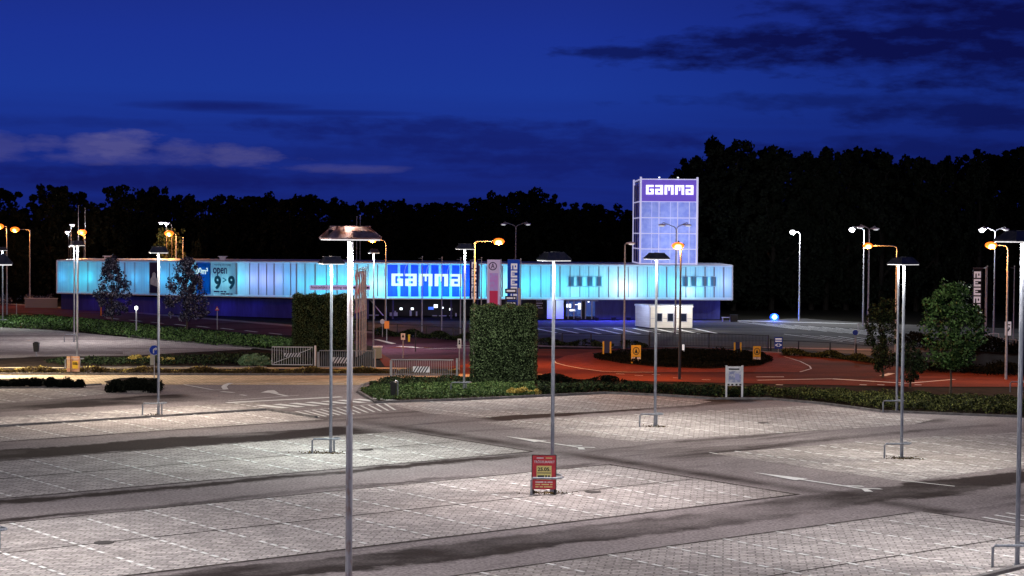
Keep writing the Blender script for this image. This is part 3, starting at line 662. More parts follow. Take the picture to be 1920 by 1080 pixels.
# inner back wall, end walls
b = MB()
for i in range(len(ST_)-1):
    (t0, b0), (t1, b1) = interp(ST_[i][0]+.001), interp(ST_[i+1][0]); D = Vector((0, 2.2, 0)); quad(b, [b0+D, b1+D, t1+D, t0+D])
for x in (107.5, 1372.5):
    t, b_ = interp(x); quad(b, [b_, b_+Vector((0, 13, 0)), t+Vector((0, 13, 0)), t])
b.build('inner_wall', M['inner'], shop)
CY, CW, CB, LV_, WM = (.015, .80, 1), (.36, 1, .96), (.06, .56, 1), (.46, .50, 1), (.95, 1, .86)
PW = 20
for px, c, k, zf in [(122, CB, 1.4, .5), (148, CY, 2.0, .45), (172, CY, 2.0, .5), (200, CB, 1.2, .5), (228, CB, 1.5, .5), (258, CB, 1.6, .5), (285, CB, 1.1, .5), (310, CB, 1.5, .5), (335, CB, 1.3, .5), (360, CB, 1.3, .5),
                     (385, CB, 1.7, .5), (408, CW, 3.0, .4), (430, CW, 3.0, .45), (455, CY, 1.5, .5), (478, LV_, 1.6, .5), (502, LV_, 1.7, .5), (528, LV_, 1.5, .5), (550, CB, 1.1, .5),
                     (568, CY, 1.0, .4), (600, CY, 2.4, .4), (622, CY, 1.6, .5), (645, CB, 1.6, .5), (668, CY, 1.2, .5), (690, CW, 1.5, .4), (702, CW, 2.6, .4), (716, CW, 2.6, .4),
                     (745, CY, 4, .3), (775, CB, 4, .4), (803, CB, 3.4, .3), (833, CY, 4.5, .25), (858, CB, 4, .4), (875, CY, 2.6, .35),
                     (902, CY, 1.8, .4), (920, CB, 1.5, .5), (940, CW, 2.2, .5), (952, CW, 1.8, .3), (982, CY, 1.8, .4), (1005, CY, 1.7, .45), (1028, CB, 1.3, .5), (1050, CY, 1.9, .4), (1075, CW, 1.7, .25), (1100, CY, 1.8, .4), (1125, CY, 1.5, .5),
                     (1150, CW, 2.0, .4), (1163, WM, 2.1, .4), (1178, WM, 2.1, .35), (1200, CY, 1.9, .4), (1225, CY, 1.6, .5), (1250, CB, 1.6, .5), (1270, CY, 1.8, .4), (1287, WM, 1.7, .25), (1305, CY, 1.7, .35), (1330, CB, 1.6, .5), (1356, LV_, 1.9, .5)]:
    t, b_ = interp(px); p = b_+(t-b_)*zf+Vector((0, .85, 0)); light('panel_light', 'POINT', p, c, PW*k, shop, .3)
# window frames that show through the panels
b = MB()
for x0 in (1065, 1081, 1100, 1117, 1279, 1295, 1316, 1332):
    q = interp(x0+6); Y = base.y+q[1].y-.012; p0, p1 = P(x0, 536, Y)-base, P(x0+11, 519, Y)-base
    f = MB().box(p0.x, p1.x, p0.y-.02, p0.y, p0.z, p1.z).build('window', mat('window_tint', (.25, .5, .62), .3, trans=.7), shop)
for x0, x1 in ((1062, 1131), (1276, 1343)):
    q = interp(x0+6); Y = base.y+q[1].y-.03; p0, p1 = P(x0, 537.5, Y)-base, P(x1, 517.5, Y)-base
    b.box(p0.x, p1.x, p0.y-.02, p0.y, p0.z, p0.z+.09).box(p0.x, p1.x, p0.y-.02, p0.y, p1.z-.09, p1.z)
b.build('window_surround', M['panel'], shop)
# lettering on the sign bay
q0, q1 = interp(735), interp(872); Y = base.y+q0[1].y-.14
a, c = P(734, 536, Y)-base, P(866, 514, Y)-base
logo(MB(), a.x, c.x, a.z, c.z, a.y-.06, a.y).build('block_lettering', M['letter'], shop)
for x in (762, 803, 842, 724): 
    p = interp(x+6)[0]; MB().tube([p+Vector((.9*math.cos(u)*-.5-.1, -.25-.5*math.sin(u), -1.4+1.3*math.sin(u))) for u in (0, .4, .8, 1.2, 1.57)], .03, 6).build('lamp_arm', M['frame'], shop)
# posters on the left wing
def plate(px0, px1, py0, py1, m, nm, off=.12):
    xm = (px0+px1)/2; Y = base.y+interp(xm)[1].y; s_ = []
    (t0, b0), (t1, b1) = interp(px0), interp(px1)
    b = MB(); A_ = [P(px0, py1, base.y+b0.y)-base, P(px1, py1, base.y+b1.y)-base, P(px1, py0, base.y+b1.y)-base, P(px0, py0, base.y+b0.y)-base]
    k = 0
    for p in A_: b.v.append((p.x, p.y-off-.03, p.z))
    for p in A_: b.v.append((p.x, p.y-off, p.z))
    b.f += [(0, 1, 2, 3), (7, 6, 5, 4), (0, 4, 5, 1), (1, 5, 6, 2), (2, 6, 7, 3), (3, 7, 4, 0)]
    return b.build(nm, m, shop), A_
M['poster'] = mat('translucent_cyan_poster', (.35, .95, .98), .4, trans=.85); M['posterblue'] = mat('translucent_blue_poster', (.05, .50, .85), .4, trans=.85)
M['ink'] = mat('dark_ink', (.05, .02, .15), .6); M['tealink'] = mat('teal_ink', (.01, .22, .36), .6)
def wall_text(s_, px0, px1, py0, py1, m, parent, bold=0, off=.32):
    Y = base.y+interp((px0+px1)/2)[1].y-off; a_, c_ = P(px0, py1, Y)-base, P(px1, py0, Y)-base
    o = text(s_, m, parent, a_.x, c_.x, a_.z, c_.z, 0, bold=bold); y0, y1 = interp(px0)[1].y, interp(px1)[1].y
    for v in o.data.vertices: v.co.y += y0+(y1-y0)*(v.co.x-a_.x)/(c_.x-a_.x)-off
    return o
Y_ = None
po, _ = plate(395.5, 443.5, 491.5, 553.5, M['panel'], 'opening_hours_poster', .12)
wall_text('maandag t/m vrijdag', 400, 434, 494, 499, M['ink'], po, .0); wall_text('open', 398, 427, 502, 518, M['ink'], po, .02)
wall_text('9', 401, 415, 517, 543, M['tealink'], po, .045); wall_text('9', 427, 441, 517, 543, M['tealink'], po, .045)
wall_text('>', 417, 425, 520, 530, M['tealink'], po, .012); wall_text('~oooooooo oooo ooo', 400, 425, 545, 548.5, M['ink'], po); wall_text('~oooooo ooooo ooo', 413, 437, 549.5, 552.5, M['ink'], po)
po, _ = plate(368, 395, 491, 553, M['panelblue'] if 0 else mat('blue_poster', (.02, .30, .62), .4, trans=.8), 'floor_area_poster', .12)
wall_text('00m²', 366, 391, 502, 514, M['letter'], po, .012)
po, _ = plate(281, 296, 491, 551, M['navy'], 'picture_poster', .03)
Y = base.y+interp(288)[1].y-.45
sh = [(282, 523), (285, 519), (286, 512), (289, 510), (292, 513), (292, 520), (296, 524), (295.5, 538), (290, 536), (282, 533)]
MB().poly_y([tuple((P(x, y, Y)-base)[i] for i in (0, 2)) for x, y in sh][::-1], (P(288, 520, Y)-base).y-.04, (P(288, 520, Y)-base).y).build('pictured_figure', M['white'], po)
po, _ = plate(581, 695, 534.5, 543.5, mat('banner_cloth_glow', (.62, .56, .85), .6, emit=(.42, .38, .75), es=.45), 'opening_banner', .12)  # cloth given emission in place of light on its front
wall_text('~oooooo oo oooo', 654, 692, 536.5, 542, M['ink'], po); wall_text('feestelijke opening op', 583, 651, 536, 542.5, M['ink'], po, .012, .17)
# roof vents
for x in (198, 415):
    q = interp(x)[0]; MB().frustum(.28, .28, .35, .35, .1, .48, (q.x, q.y+1, q.z)).box(q.x-.5, q.x+.5, q.y+.6, q.y+1.4, q.z+.48, q.z+.56).build('roof_vent', M['frame'], shop)
# ground floor
def wall_px(mb, x0, x1, set_, zt=None, d=.3):
    (t0, b0), (t1, b1) = interp(x0), interp(x1); h = min(b0.z, b1.z)-.12
    D = Vector((0, set_, 0)); p, q = b0+D, b1+D
    k = len(mb.v)
    for y in (0, d):
        for c, z in ((p, 0), (q, 0), (q, h), (p, h)): mb.v.append((c.x, c.y+y, z))
    mb.f += [tuple(k+i for i in f) for f in ((0, 1, 2, 3), (7, 6, 5, 4), (0, 4, 5, 1), (1, 5, 6, 2), (2, 6, 7, 3), (3, 7, 4, 0))]
for a_, c_, k_, m_ in ((110, 300, 1.2, 'bluewall'), (300, 545, 1.2, 'bluewall'), (545, 690, 1.2, 'bluewall'), (1118, 1355, 2.5, 'bluewall'), (690, 905, 9, 'darkwall'), (905, 1118, 3.2, 'darkwall')):
    gf = MB(); wall_px(gf, a_, c_, k_); gf.build('ground_floor_wall', M[m_], shop)
b = MB()
for x in (1067, 1078, 1092, 1100, 1112, 1123): 
    p = interp(x)[1]; b.box(p.x-.06, p.x+.06, p.y+2.9, p.y+3.05, 0, p.z-.12)
p, q = interp(1062)[1], interp(1124)[1]; b.box(p.x, q.x, p.y+2.92, p.y+3.02, 2.05, 2.13); b.build('shopfront_frame', M['mullion'], shop)
M['shoplit'] = mat('lit_shop_interior', (.02, .06, .25), .2, c2=(.16, .5, .9), scale=1.3, lo=.5, hi=.75, emit=(.05, .12, .5), es=.35)
for x0, x1 in ((1063, 1077), (1079, 1091), (1101, 1111), (1113, 1122)):
    p, q = interp(x0)[1], interp(x1)[1]; MB().box(p.x, q.x, p.y+3.06, p.y+3.1, .3, 2.0).box(p.x, q.x, p.y+3.06, p.y+3.1, 2.15, p.z-.15).build('shop_window', M['shoplit'], shop)
b = MB()
for x0, z0, z1, w in ((1064, 1.3, 1.7, .5), (1070, .9, 1.1, .6), (1086, 1.1, 1.8, .3), (1080, 1.6, 1.66, .7), (1104, 1.9, 2.0, .2)):
    p = interp(x0)[1]; b.box(p.x, p.x+w, p.y+3.0, p.y+3.04, z0, z1)
b.build('lit_display', M['lit'], shop)
for x0, x1 in ((1026, 1036), (1043, 1057)):
    p, q = interp(x0)[1], interp(x1)[1]; MB().box(p.x, q.x, p.y+.5, p.y+.9, .12, p.z-.13).build('entrance_column', mat('lit_white_column', (.62, .66, .9), .5), shop)
p, q = interp(1005)[1], interp(1020)[1]
nb = MB().box(p.x, q.x, p.y+3.0, p.y+3.15, .5, p.z-.3).build('notice_board', M['black'], shop)
for i, s_ in enumerate(('~ooooooo oooo', '~oo oo oo oo', '~ooooooo', '~oooooooo oo', '~oooooo')): text(s_, M['offwhite'], nb, p.x+.08, q.x-.1-.12*(i % 2), 2.25-i*.27, 2.4-i*.27, p.y+2.98)
for x in (1085, 1118, 1150, 1178): p = interp(x)[1]; MB().frustum(.22, .22, .28, .28, 0, .38, (p.x, p.y-.6, 0)).build('plant_pot', M['black'], shop)
for x, py, w, h in ((752, 579, 5, 4), (773, 579, 5, 4), (817, 574, 7, 6), (845, 580, 5, 4), (830, 577, 3, 3), (770, 590, 4, 17), (741, 592, 3, 18), (781, 592, 3, 16), (855, 594, 3, 14), (742+88, 597, 14, 3), (815, 597, 9, 3), (845, 597, 6, 3)):
    Y = base.y+7.6; p0, p1 = P(x-w/2, py+h/2, Y)-base, P(x+w/2, py-h/2, Y)-base; p0.z = max(p0.z, .05)
    MB().box(p0.x, p1.x, p0.y, p0.y+.1, p0.z, max(p1.z, p0.z+.1)).build('hall_lamp', M['lit'] if h < 10 and py < 590 else M['offwhite'], shop)
for x, py, w, h in ((738, 592, 15, 12), (808, 578, 10, 5), (700, 592, 20, 4)):
    Y = base.y+7.2; p0, p1 = P(x-w/2, py+h/2, Y)-base, P(x+w/2, py-h/2, Y)-base; p0.z = max(p0.z, .05)
    MB().box(p0.x, p1.x, p0.y, p0.y+.1, p0.z, p1.z).build('hall_counter', M['offwhite'] if w != 10 else M['litblue'], shop)
p, q = interp(688)[1], interp(716)[1]
b = MB(); b.tube([(p.x, p.y+2, p.z), (p.x+1.7, p.y+2, p.z-2.0)], .06, 6); b.build('brace', M['frame'], shop)
for x in (700, 735, 790, 845, 895): p = interp(x)[1]; MB().box(p.x-.1, p.x+.1, p.y+1.5, p.y+1.7, 0, p.z-.13).build('column', M['bluewall'], shop)
# blue light strips under the overhang
BL = (.05, .05, 1)
for x, k, st_ in ((150, .12, .5), (210, .2, .5), (270, .1, .5), (330, .08, .5), (400, .35, .5), (455, .25, .5), (510, .08, .5), (575, .1, .5), (640, .1, .5), (760, .7, 3), (830, .7, 3), (1020, 1.3, .6), (1075, 1.8, .6), (1130, 2.4, .6), (1165, 2.4, .7), (1210, 2.0, .7), (1260, 1.2, .7), (1310, .7, .7)):
    p = interp(x)[1]; light('strip_light', 'AREA', (p.x, p.y+st_-1.3, p.z-.3), BL, (230 if x > 900 else 130)*k, shop, size=(3.2, .15), rot=(rad(-28) if x > 900 else 0, 0, 0))
for x in (770, 840): p = interp(x)[1]; light('hall_light', 'POINT', (p.x, p.y+5, 2.3), (.6, .75, 1), 40, shop, .2)
light('hall_light', 'POINT', interp(1042)[1]+Vector((0, -.6, -.5)), (.5, .75, 1), 60, shop, .2)

# ------------------------------------------------------------------ sign tower on the roof
TY = 207.0; tb = P(1254, 494, TY); tw = thing('sign_tower', tb, 'square glazed tower with a purple lit sign rising above the shop roof', 'tower')
def T(px, py, Y=TY): return P(px, py, Y)-tb
x0, x1, zt, zb = T(1201, 400).x, T(1307, 400).x, T(1254, 334).z, -.1; DD = 11.8
b = MB()
for x in (x0, x1):
    for y in (0, DD): b.box(x-.11, x+.11, y-.11, y+.11, zb, zt+.12)
for z in (T(1254, 378).z, T(1254, 408.5).z, T(1254, 438).z, T(1254, 467).z, zb+.08, zt-.14):
    b.box(x0, x1, -.07, 0, z-.06, z+.06).box(x0-.07, x0, 0, DD, z-.06, z+.06).box(x1, x1+.07, 0, DD, z-.06, z+.06)
M['frameglow'] = mat('glowing_frame', (.7, .7, .85), .5, emit=(.62, .62, .95), es=.55)  # brightness of posts and bars put in by emission, not by the lamps inside
b.build('corner_frame', M['frameglow'], tw)
for px in (1222, 1235.6, 1257, 1270.6, 1292.5): x = T(px, 400).x; w = .05 if px in (1235.6, 1270.6, 1292.5) else .025; MB().box(x-w, x+w, -.05, .0, zb, T(1254, 378).z).build('mullion', M['frameglow'], tw)
for y in (3.9, 7.8): MB().box(x0-.05, x0, y-.05, y+.05, zb, zt).build('mullion', M['frame'], tw)
M['tglass'] = mat('tower_panel', (.66, .70, .84), .4, c2=(.48, .54, .76), scale=1.2, detail=3, trans=.75)
M['tside'] = mat('tower_side_panel', (.10, .14, .5), .4, c2=(.06, .09, .4), scale=.5, trans=.6)
b = MB(); quad(b, [Vector((x0, .01, zb)), Vector((x1, .01, zb)), Vector((x1, .01, T(1254, 378).z)), Vector((x0, .01, T(1254, 378).z))]); b.build('front_glazing', M['tglass'], tw)
b = MB(); quad(b, [Vector((x0+.01, DD, zb)), Vector((x0+.01, 0, zb)), Vector((x0+.01, 0, zt-.6)), Vector((x0+.01, DD, zt-.6))]); quad(b, [Vector((x1-.01, 0, zb)), Vector((x1-.01, DD, zb)), Vector((x1-.01, DD, zt-.6)), Vector((x1-.01, 0, zt-.6))]); b.build('side_glazing', M['tside'], tw)
b = MB(); quad(b, [Vector((x0+.05, 2.6, zb)), Vector((x1-.05, 2.6, zb)), Vector((x1-.05, 2.6, zt-.5)), Vector((x0+.05, 2.6, zt-.5))]); b.box(x0+.05, x1-.05, .05, DD, zt-.25, zt-.15); b.build('inner_wall', M['inner'], tw)
sp_ = MB().box(x0+.12, x1-.12, -.10, .0, T(1254, 377.5).z, zt-.2).build('sign_panel', M['purple'], tw)
a, c = T(1211, 364.5), T(1300, 347.5); logo(MB(), a.x, c.x, a.z, c.z, -.18, -.11).build('block_lettering', M['letterw'], sp_)
for px in (1236, 1271): x = T(px, 330).x; MB().box(x-.08, x+.08, -.3, -.1, zt+.0, zt+.12).build('spot_lamp', M['lit'], tw)
for px in (1218, 1254, 1290):
    for py in (392, 425, 455, 482): p = T(px, py); light('tower_light', 'POINT', (p.x, 1.3, p.z), (.46, .56, 1), 24, tw, .3)

# ------------------------------------------------------------------ kiosk
kb = G(1258, 617); ky = kb.y; kk = thing('kiosk', (kb.x, kb.y, 0), 'small white flat roofed cabin with three dark windows before the shop', 'cabin')
kx = lambda px, Y=ky: P(px, 600, Y).x-kb.x
x0, x1, xs = kx(1218), kx(1298), kx(1191, ky+3.8)
KH = P(1250, 574, ky).z
M['cabin'] = mat('white_cabin_cladding', (.72, .70, .66), .6, c2=(.62, .60, .56), scale=1.5, stretch=(.3, .3, 8))
dx = xs-x0
k = MB(); foot = [(x0, 0), (x1, 0), (x1+.4, 3.8), (xs, 3.8)]; k.prism(foot, .12, KH-.12).build('wall', M['cabin'], kk)
g_ = [(x0-.08, -.1), (x1+.08, -.1), (x1+.45, 3.9), (xs-.1, 3.9)]; MB().prism(g_, KH-.118, KH+.06).build('roof', M['white'], kk)
MB().prism([(x0+.1, .1), (x1-.1, .1), (x1+.2, 3.7), (xs+.2, 3.7)], 0, .118).build('plinth', M['black'], kk)
for a_, c_ in ((1232, 1241), (1252, 1262), (1276, 1287)):
    wx0, wx1 = kx(a_), kx(c_); z0, z1 = P(1250, 602, ky).z, P(1250, 588, ky).z
    w = MB().box(wx0, wx1, -.05, -.003, z0, z1).build('window', M['glassdark'], kk)
    MB().box(wx0-.06, wx0, -.07, -.003, z0-.06, z1+.06).box(wx1, wx1+.06, -.07, -.003, z0-.06, z1+.06).box(wx0, wx1, -.07, -.003, z1, z1+.06).box(wx0, wx1, -.07, -.003, z0-.06, z0).build('frame', M['mullion'], w)
MB().box(x0+.1, x1-.1, -.03, -.003, P(1250, 597, ky).z-.02, P(1250, 597, ky).z+.02).box(kx(1262.5), kx(1264), -.03, -.003, .2, KH-.4).box(kx(1218.5), kx(1220), -.04, -.003, .2, KH-.15).build('joint_strip', M['mullion'], kk)
light('kiosk_light', 'POINT', (.6, -2.8, 3.4), (1, .97, .9), 900, kk, .2); light('kiosk_light', 'POINT', (x0-2.6, -.2, 2.8), (.5, .62, 1), 420, kk, .2)
MB().tube([(x0-2.6, -.2, 0), (x0-2.6, -.2, 2.9)], .03, 6).build('lamp_bracket', M['darkmetal'], kk)

# ------------------------------------------------------------------ flagpoles and banners
def flagpole(x, yb, yt, label, group='white flagpoles in front of the shop', r=.05, Y=None, arm=True):
    g = G(x, yb); g.z = 0
    if Y: g = P(x, 500, Y); g.z = 0
    t = thing('flagpole', g, label, 'flagpole', group); H = P(x, yt, g.y).z
    MB().tube([(0, 0, 0), (0, 0, H*.5), (0, 0, H)], [r*1.3, r, r*.6], 8).build('pole', M['streetpole'], t, True)
    MB().ball((0, 0, H+.04), .07, .07, .05, 8, 5).build('finial', M['white'], t, True)
    if arm: MB().tube([(0, 0, H-.12), (-.38, 0, H-.12)], .02, 6).build('arm', M['streetpole'], t)
    return t
flagpole(791, 622, 482, 'bare flagpole in front of the second letter of the facade sign')
flagpole(828, 620, 483, 'bare flagpole in front of the fourth letter of the facade sign')
flagpole(863, 626, 484, 'bare flagpole in front of the last letter of the facade sign')
flagpole(902, 630, 484, 'flagpole between the banner and the clipped hedge top')
flagpole(668.5, 600, 407, 'left one of two thin masts behind the wide lamp hood', 'thin tall masts', Y=222, arm=False)
flagpole(675, 600, 405, 'right one of two thin masts behind the wide lamp hood', 'thin tall masts', Y=222, arm=False)
flagpole(147, 570, 386, 'left one of two thin masts behind the left wing', 'thin tall masts', Y=237, arm=False)
flagpole(159.5, 570, 391, 'right one of two thin masts behind the left wing', 'thin tall masts', Y=238, arm=False)
flagpole(343, 560, 446, 'short thin mast above the roof right of the lit treetop', 'thin tall masts', Y=226, arm=False)
flagpole(1849, 632, 500, 'bare pole right of the upright white lettering, near the right edge', 'poles near the right edge')
flagpole(1900, 636, 500, 'bare pole beside the white parking sign, close to the right edge', 'poles near the right edge')
M['flagcloth'] = mat('flag_cloth', (.62, .62, .78), .9, c2=(.55, .08, .16), scale=1.1, detail=2, lo=.5, hi=.6)
M['flagcloth2'] = mat('pale_flag_cloth', (.72, .72, .90), .9, c2=(.45, .45, .6), scale=1.6, detail=2, lo=.45, hi=.6)
for i, (x, yb, yt) in enumerate(((669.5, 676, 505), (675, 686, 504), (679.5, 693, 503), (683, 697, 503), (686.5, 660, 502))):
    t = flagpole(x, yb, yt, ('leftmost', 'second', 'third', 'fourth', 'rightmost')[i]+' pole of the cluster with hanging flags, by the gates', 'flagpole cluster with hanging flags', r=.055, Y=143+i*1.5)
    H = P(x, yt, 143+i*1.5).z
    f = MB(); n = 16; w = .13
    for j in range(n+1):
        z = H-.15-j*(H*.47)/n
        for q in range(5):
            u = q/4; f.v.append((-.03-u*w*(.8+.3*math.sin(j*.9+i)), .06*math.sin(u*7+j*.5+i), z-.1*u))
    for j in range(n):
        for q in range(4): k0 = j*5+q; f.f.append((k0, k0+1, k0+6, k0+5))
    fl = f.build('hanging_flag', M['flagcloth'] if i in (0, 1, 3) else M['flagcloth2'], None, True)
    fl.location = t.location; tag(fl, ('leftmost', 'second', 'third', 'fourth', 'rightmost')[i]+' limp flag of the cluster of poles by the gates', 'flag', 'limp flags by the gates')
def banner(px0, px1, py0, py1, Y, yb, label, cloth, ink, lx0, lx1, ly0, ly1, polepx=None, lname='banner_sign'):
    g = P((px0+px1)/2, 500, Y); g.z = 0; t = thing(lname, g, label, 'banner', 'upright banners with block lettering')
    q = lambda x, y: P(x, y, Y)-g
    a_, c_ = q(px0, py1), q(px1, py0)
    cl = MB().box(a_.x, c_.x, -.03, .0, a_.z, c_.z).build('cloth', cloth, t)
    a2, c2 = q(lx0, ly1), q(lx1, ly0); logo(MB(), a2.x, c2.x, a2.z, c2.z, -.06, -.032, True).build('block_lettering', ink, cl)
    pxp = polepx or px1+.5; x = q(pxp, 500).x
    MB().tube([(x, .1, 0), (x, .1, c_.z+.15)], .05, 8).build('pole', M['streetpole'], t, True)
    MB().tube([(x, .1, c_.z+.02), (a_.x if pxp > px0+2 else c_.x, .02, c_.z+.02)], .02, 6).build('arm', M['streetpole'], t)
M['inkglow'] = mat('white_glow_ink', (.8, .8, .82), .6, emit=(.5, .5, .56), es=.55)  # emission brightens the letters in place of lamplight
M['bannerblue'] = mat('blue_banner_glow', (.01, .05, .45), .8, emit=(.0, .03, .22), es=.5)  # cloth glows by emission in place of light falling on it
banner(880, 898, 488, 560, 196, 640, 'dark blue banner with upright white lettering left of the red pylon', mat('dark_blue_cloth', (.008, .012, .12), .8), M['inkglow'], 884, 893.5, 491.5, 560, 889)
banner(951, 975, 487, 575, 180, 640, 'bright blue banner with upright white lettering right of the red pylon', M['bannerblue'], M['inkglow'], 957.5, 970, 494, 562, 976.5)
banner(1823, 1842, 503, 590, 165, 640, 'black banner with upright white lettering at the far right', M['black'], mat('white_faint_glow_ink', (.8, .8, .85), .6, emit=(.55, .55, .65), es=.35), 1825, 1839, 509, 582, 1849.5)  # faint emission stands in for light on these letters
# red and lavender pylon
pg = P(922, 500, 185); pg.z = 0; t = thing('advertising_pylon', pg, 'tall pale pylon with round emblem and a red lower half', 'pylon'); q = lambda x, y: P(x, y, 185)-pg
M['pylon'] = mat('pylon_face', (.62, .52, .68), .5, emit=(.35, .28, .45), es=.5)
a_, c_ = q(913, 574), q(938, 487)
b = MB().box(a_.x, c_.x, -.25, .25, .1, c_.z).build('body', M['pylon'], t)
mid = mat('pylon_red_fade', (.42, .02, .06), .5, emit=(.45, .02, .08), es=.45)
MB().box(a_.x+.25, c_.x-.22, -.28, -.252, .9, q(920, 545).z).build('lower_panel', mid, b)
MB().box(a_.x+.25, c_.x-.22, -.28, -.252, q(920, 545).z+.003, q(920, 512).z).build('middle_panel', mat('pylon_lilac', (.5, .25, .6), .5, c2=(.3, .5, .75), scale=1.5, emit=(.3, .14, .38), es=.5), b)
cc = q(924, 499); R_ = .42
em = MB()
for i in range(20):
    u0, u1 = 2*math.pi*i/20, 2*math.pi*(i+1)/20
    em.poly_y([(cc.x+R_*math.cos(u0), cc.z+R_*math.sin(u0)), (cc.x+R_*math.cos(u1), cc.z+R_*math.sin(u1)), (cc.x+R_*.78*math.cos(u1), cc.z+R_*.78*math.sin(u1)), (cc.x+R_*.78*math.cos(u0), cc.z+R_*.78*math.sin(u0))][::-1], -.30, -.252)
em.poly_y([(cc.x-.18, cc.z-.22), (cc.x-.10, cc.z-.22), (cc.x+.04, cc.z+.26), (cc.x-.04, cc.z+.26)], -.30, -.252).poly_y([(cc.x+.10, cc.z-.22), (cc.x+.18, cc.z-.22), (cc.x+.04, cc.z+.26), (cc.x-.02, cc.z+.26)], -.30, -.252).box(cc.x-.1, cc.x+.1, -.30, -.252, cc.z-.08, cc.z-.02)
em.build('round_emblem', M['ink'], b)
MB().box(c_.x+.02, c_.x+.14, -.2, .2, 0, c_.z+.05).build('side_post', M['offwhite'], t)
# direction board
pg = P(958, 500, 176); pg.z = 0; t = thing('direction_board', pg, 'stacked dark direction boards with white lines of text on a white post', 'sign'); q = lambda x, y: P(x, y, 176)-pg
x = q(974, 500).x; MB().box(x-.13, x+.13, -.1, .1, 0, q(974, 540).z).build('post', M['white'], t)
for y0, y1, s_ in ((541, 550, '~ooooooo'), (555, 563, '~oooooooo oo'), (565, 572, '~ooooooo')):
    a_, c_ = q(947, y1), q(969, y0); bd = MB().box(a_.x, c_.x, -.06, .0, a_.z, c_.z).build('board', M['navy'], t)
    text(s_, M['inkglow'], bd, a_.x+.15, c_.x-.15, a_.z+.12, c_.z-.1, -.065)

def mkq(g, Y, mx, my): return lambda x, y: P(x or mx, y or my, Y)-g
# ------------------------------------------------------------------ signs, boards, bins
def board_thing(name, px0, px1, py0, py1, yb, label, cat, m, group=None, legs=True, thick=.05, legm=None, inset=0):
    g = G((px0+px1)/2, yb); g.z = 0; Y = g.y; t = thing(name, g, label, cat, group); q = mkq(g, Y, (px0+px1)/2, (py0+py1)/2)
    a_, c_ = q(px0, py1), q(px1, py0)
    pn = MB().box(a_.x, c_.x, -thick, 0, a_.z, c_.z).build('panel', m, t)
    if legs:
        for x in (a_.x+.03, c_.x-.03): MB().box(x-.035, x+.035, .003, .06, 0, c_.z+.03).build('leg', legm or M['darkmetal'], t)
    return t, pn, q, a_, c_
# flea market board
t, pn, q, a_, c_ = board_thing('poster_board', 998, 1042, 854, 917, 928, 'red flea market poster board dated 25.05. at the foot of a lamp', 'poster board', M['red'])
f = -.053
text('~ooo', M['white'], pn, q(1006, 0).x, q(1019, 0).x, q(0, 860).z, q(0, 857).z, f, bold=.01); text('~ooooo', M['cream'], pn, q(1023, 0).x, q(1035, 0).x, q(0, 860).z, q(0, 857).z, f)
text('TRÖDELMARKT', M['white'], pn, q(1001, 0).x, q(1040, 0).x, q(0, 868).z, q(0, 862.5).z, f, bold=.02)
yb_ = MB().box(q(1006, 0).x, q(1034, 0).x, f-.012, f, q(0, 899).z, q(0, 873).z).build('date_field', mat('date_field_yellow', (.78, .68, .25), .5), pn)
text('25.05.', M['black'], yb_, q(1008, 0).x, q(1032, 0).x, q(0, 883).z, q(0, 876).z, f-.016, bold=.03)
MB().box(q(1007, 0).x, q(1033, 0).x, f-.02, f-.012, q(0, 887).z, q(0, 885.7).z).build('rule', M['black'], yb_)
text('~ooooooo oo oo', M['black'], yb_, q(1008, 0).x, q(1031, 0).x, q(0, 895).z, q(0, 890).z, f-.016, bold=.01)
for i, s_ in enumerate(('~oooooooo oo ooooo', '~oooo oooooo oo', '~ooo ooo oooooooo')):
    text(s_, M['cream'] if i else M['white'], pn, q(1004, 0).x, q(1036, 0).x, q(0, 905+i*4.5).z, q(0, 902+i*4.5).z, f)
MB().box(a_.x-.03, a_.x, -.06, .02, 0, c_.z+.02).box(c_.x, c_.x+.03, -.06, .02, 0, c_.z+.02).box(a_.x, c_.x, -.06, .0, c_.z, c_.z+.025).build('board_edge', M['darkmetal'], t)
# pair of boards at the left
M['opink'] = mat('salmon_poster', (.62, .28, .18), .5, c2=(.6, .40, .26), scale=4)
for x0, x1, lab in ((125.5, 132, 'narrow orange poster board turned away, left of its pair'), (133.5, 149.5, 'orange poster board with yellow box, right of its pair')):
    t, pn, q, a_, c_ = board_thing('poster_board', x0, x1, 668, 697, 702, lab, 'poster board', M['opink'], 'orange poster boards by the service road')
    w = x1-x0
    text('TRÖDELMARKT', M['white'], pn, a_.x+.04, c_.x-.04, q(0, 674).z, q(0, 671).z, -.055, bold=.02)
    if w > 10:
        y_ = MB().box(q(136, 0).x, q(146.5, 0).x, -.062, -.05, q(0, 691).z, q(0, 677).z).build('date_field', M['yellow'], pn)
        text('25.05.', M['black'], y_, q(137, 0).x, q(145.5, 0).x, q(0, 684).z, q(0, 679).z, -.066, bold=.03)
    else: text('25', M['cream'], pn, a_.x+.05, c_.x-.05, q(0, 690).z, q(0, 680).z, -.055)
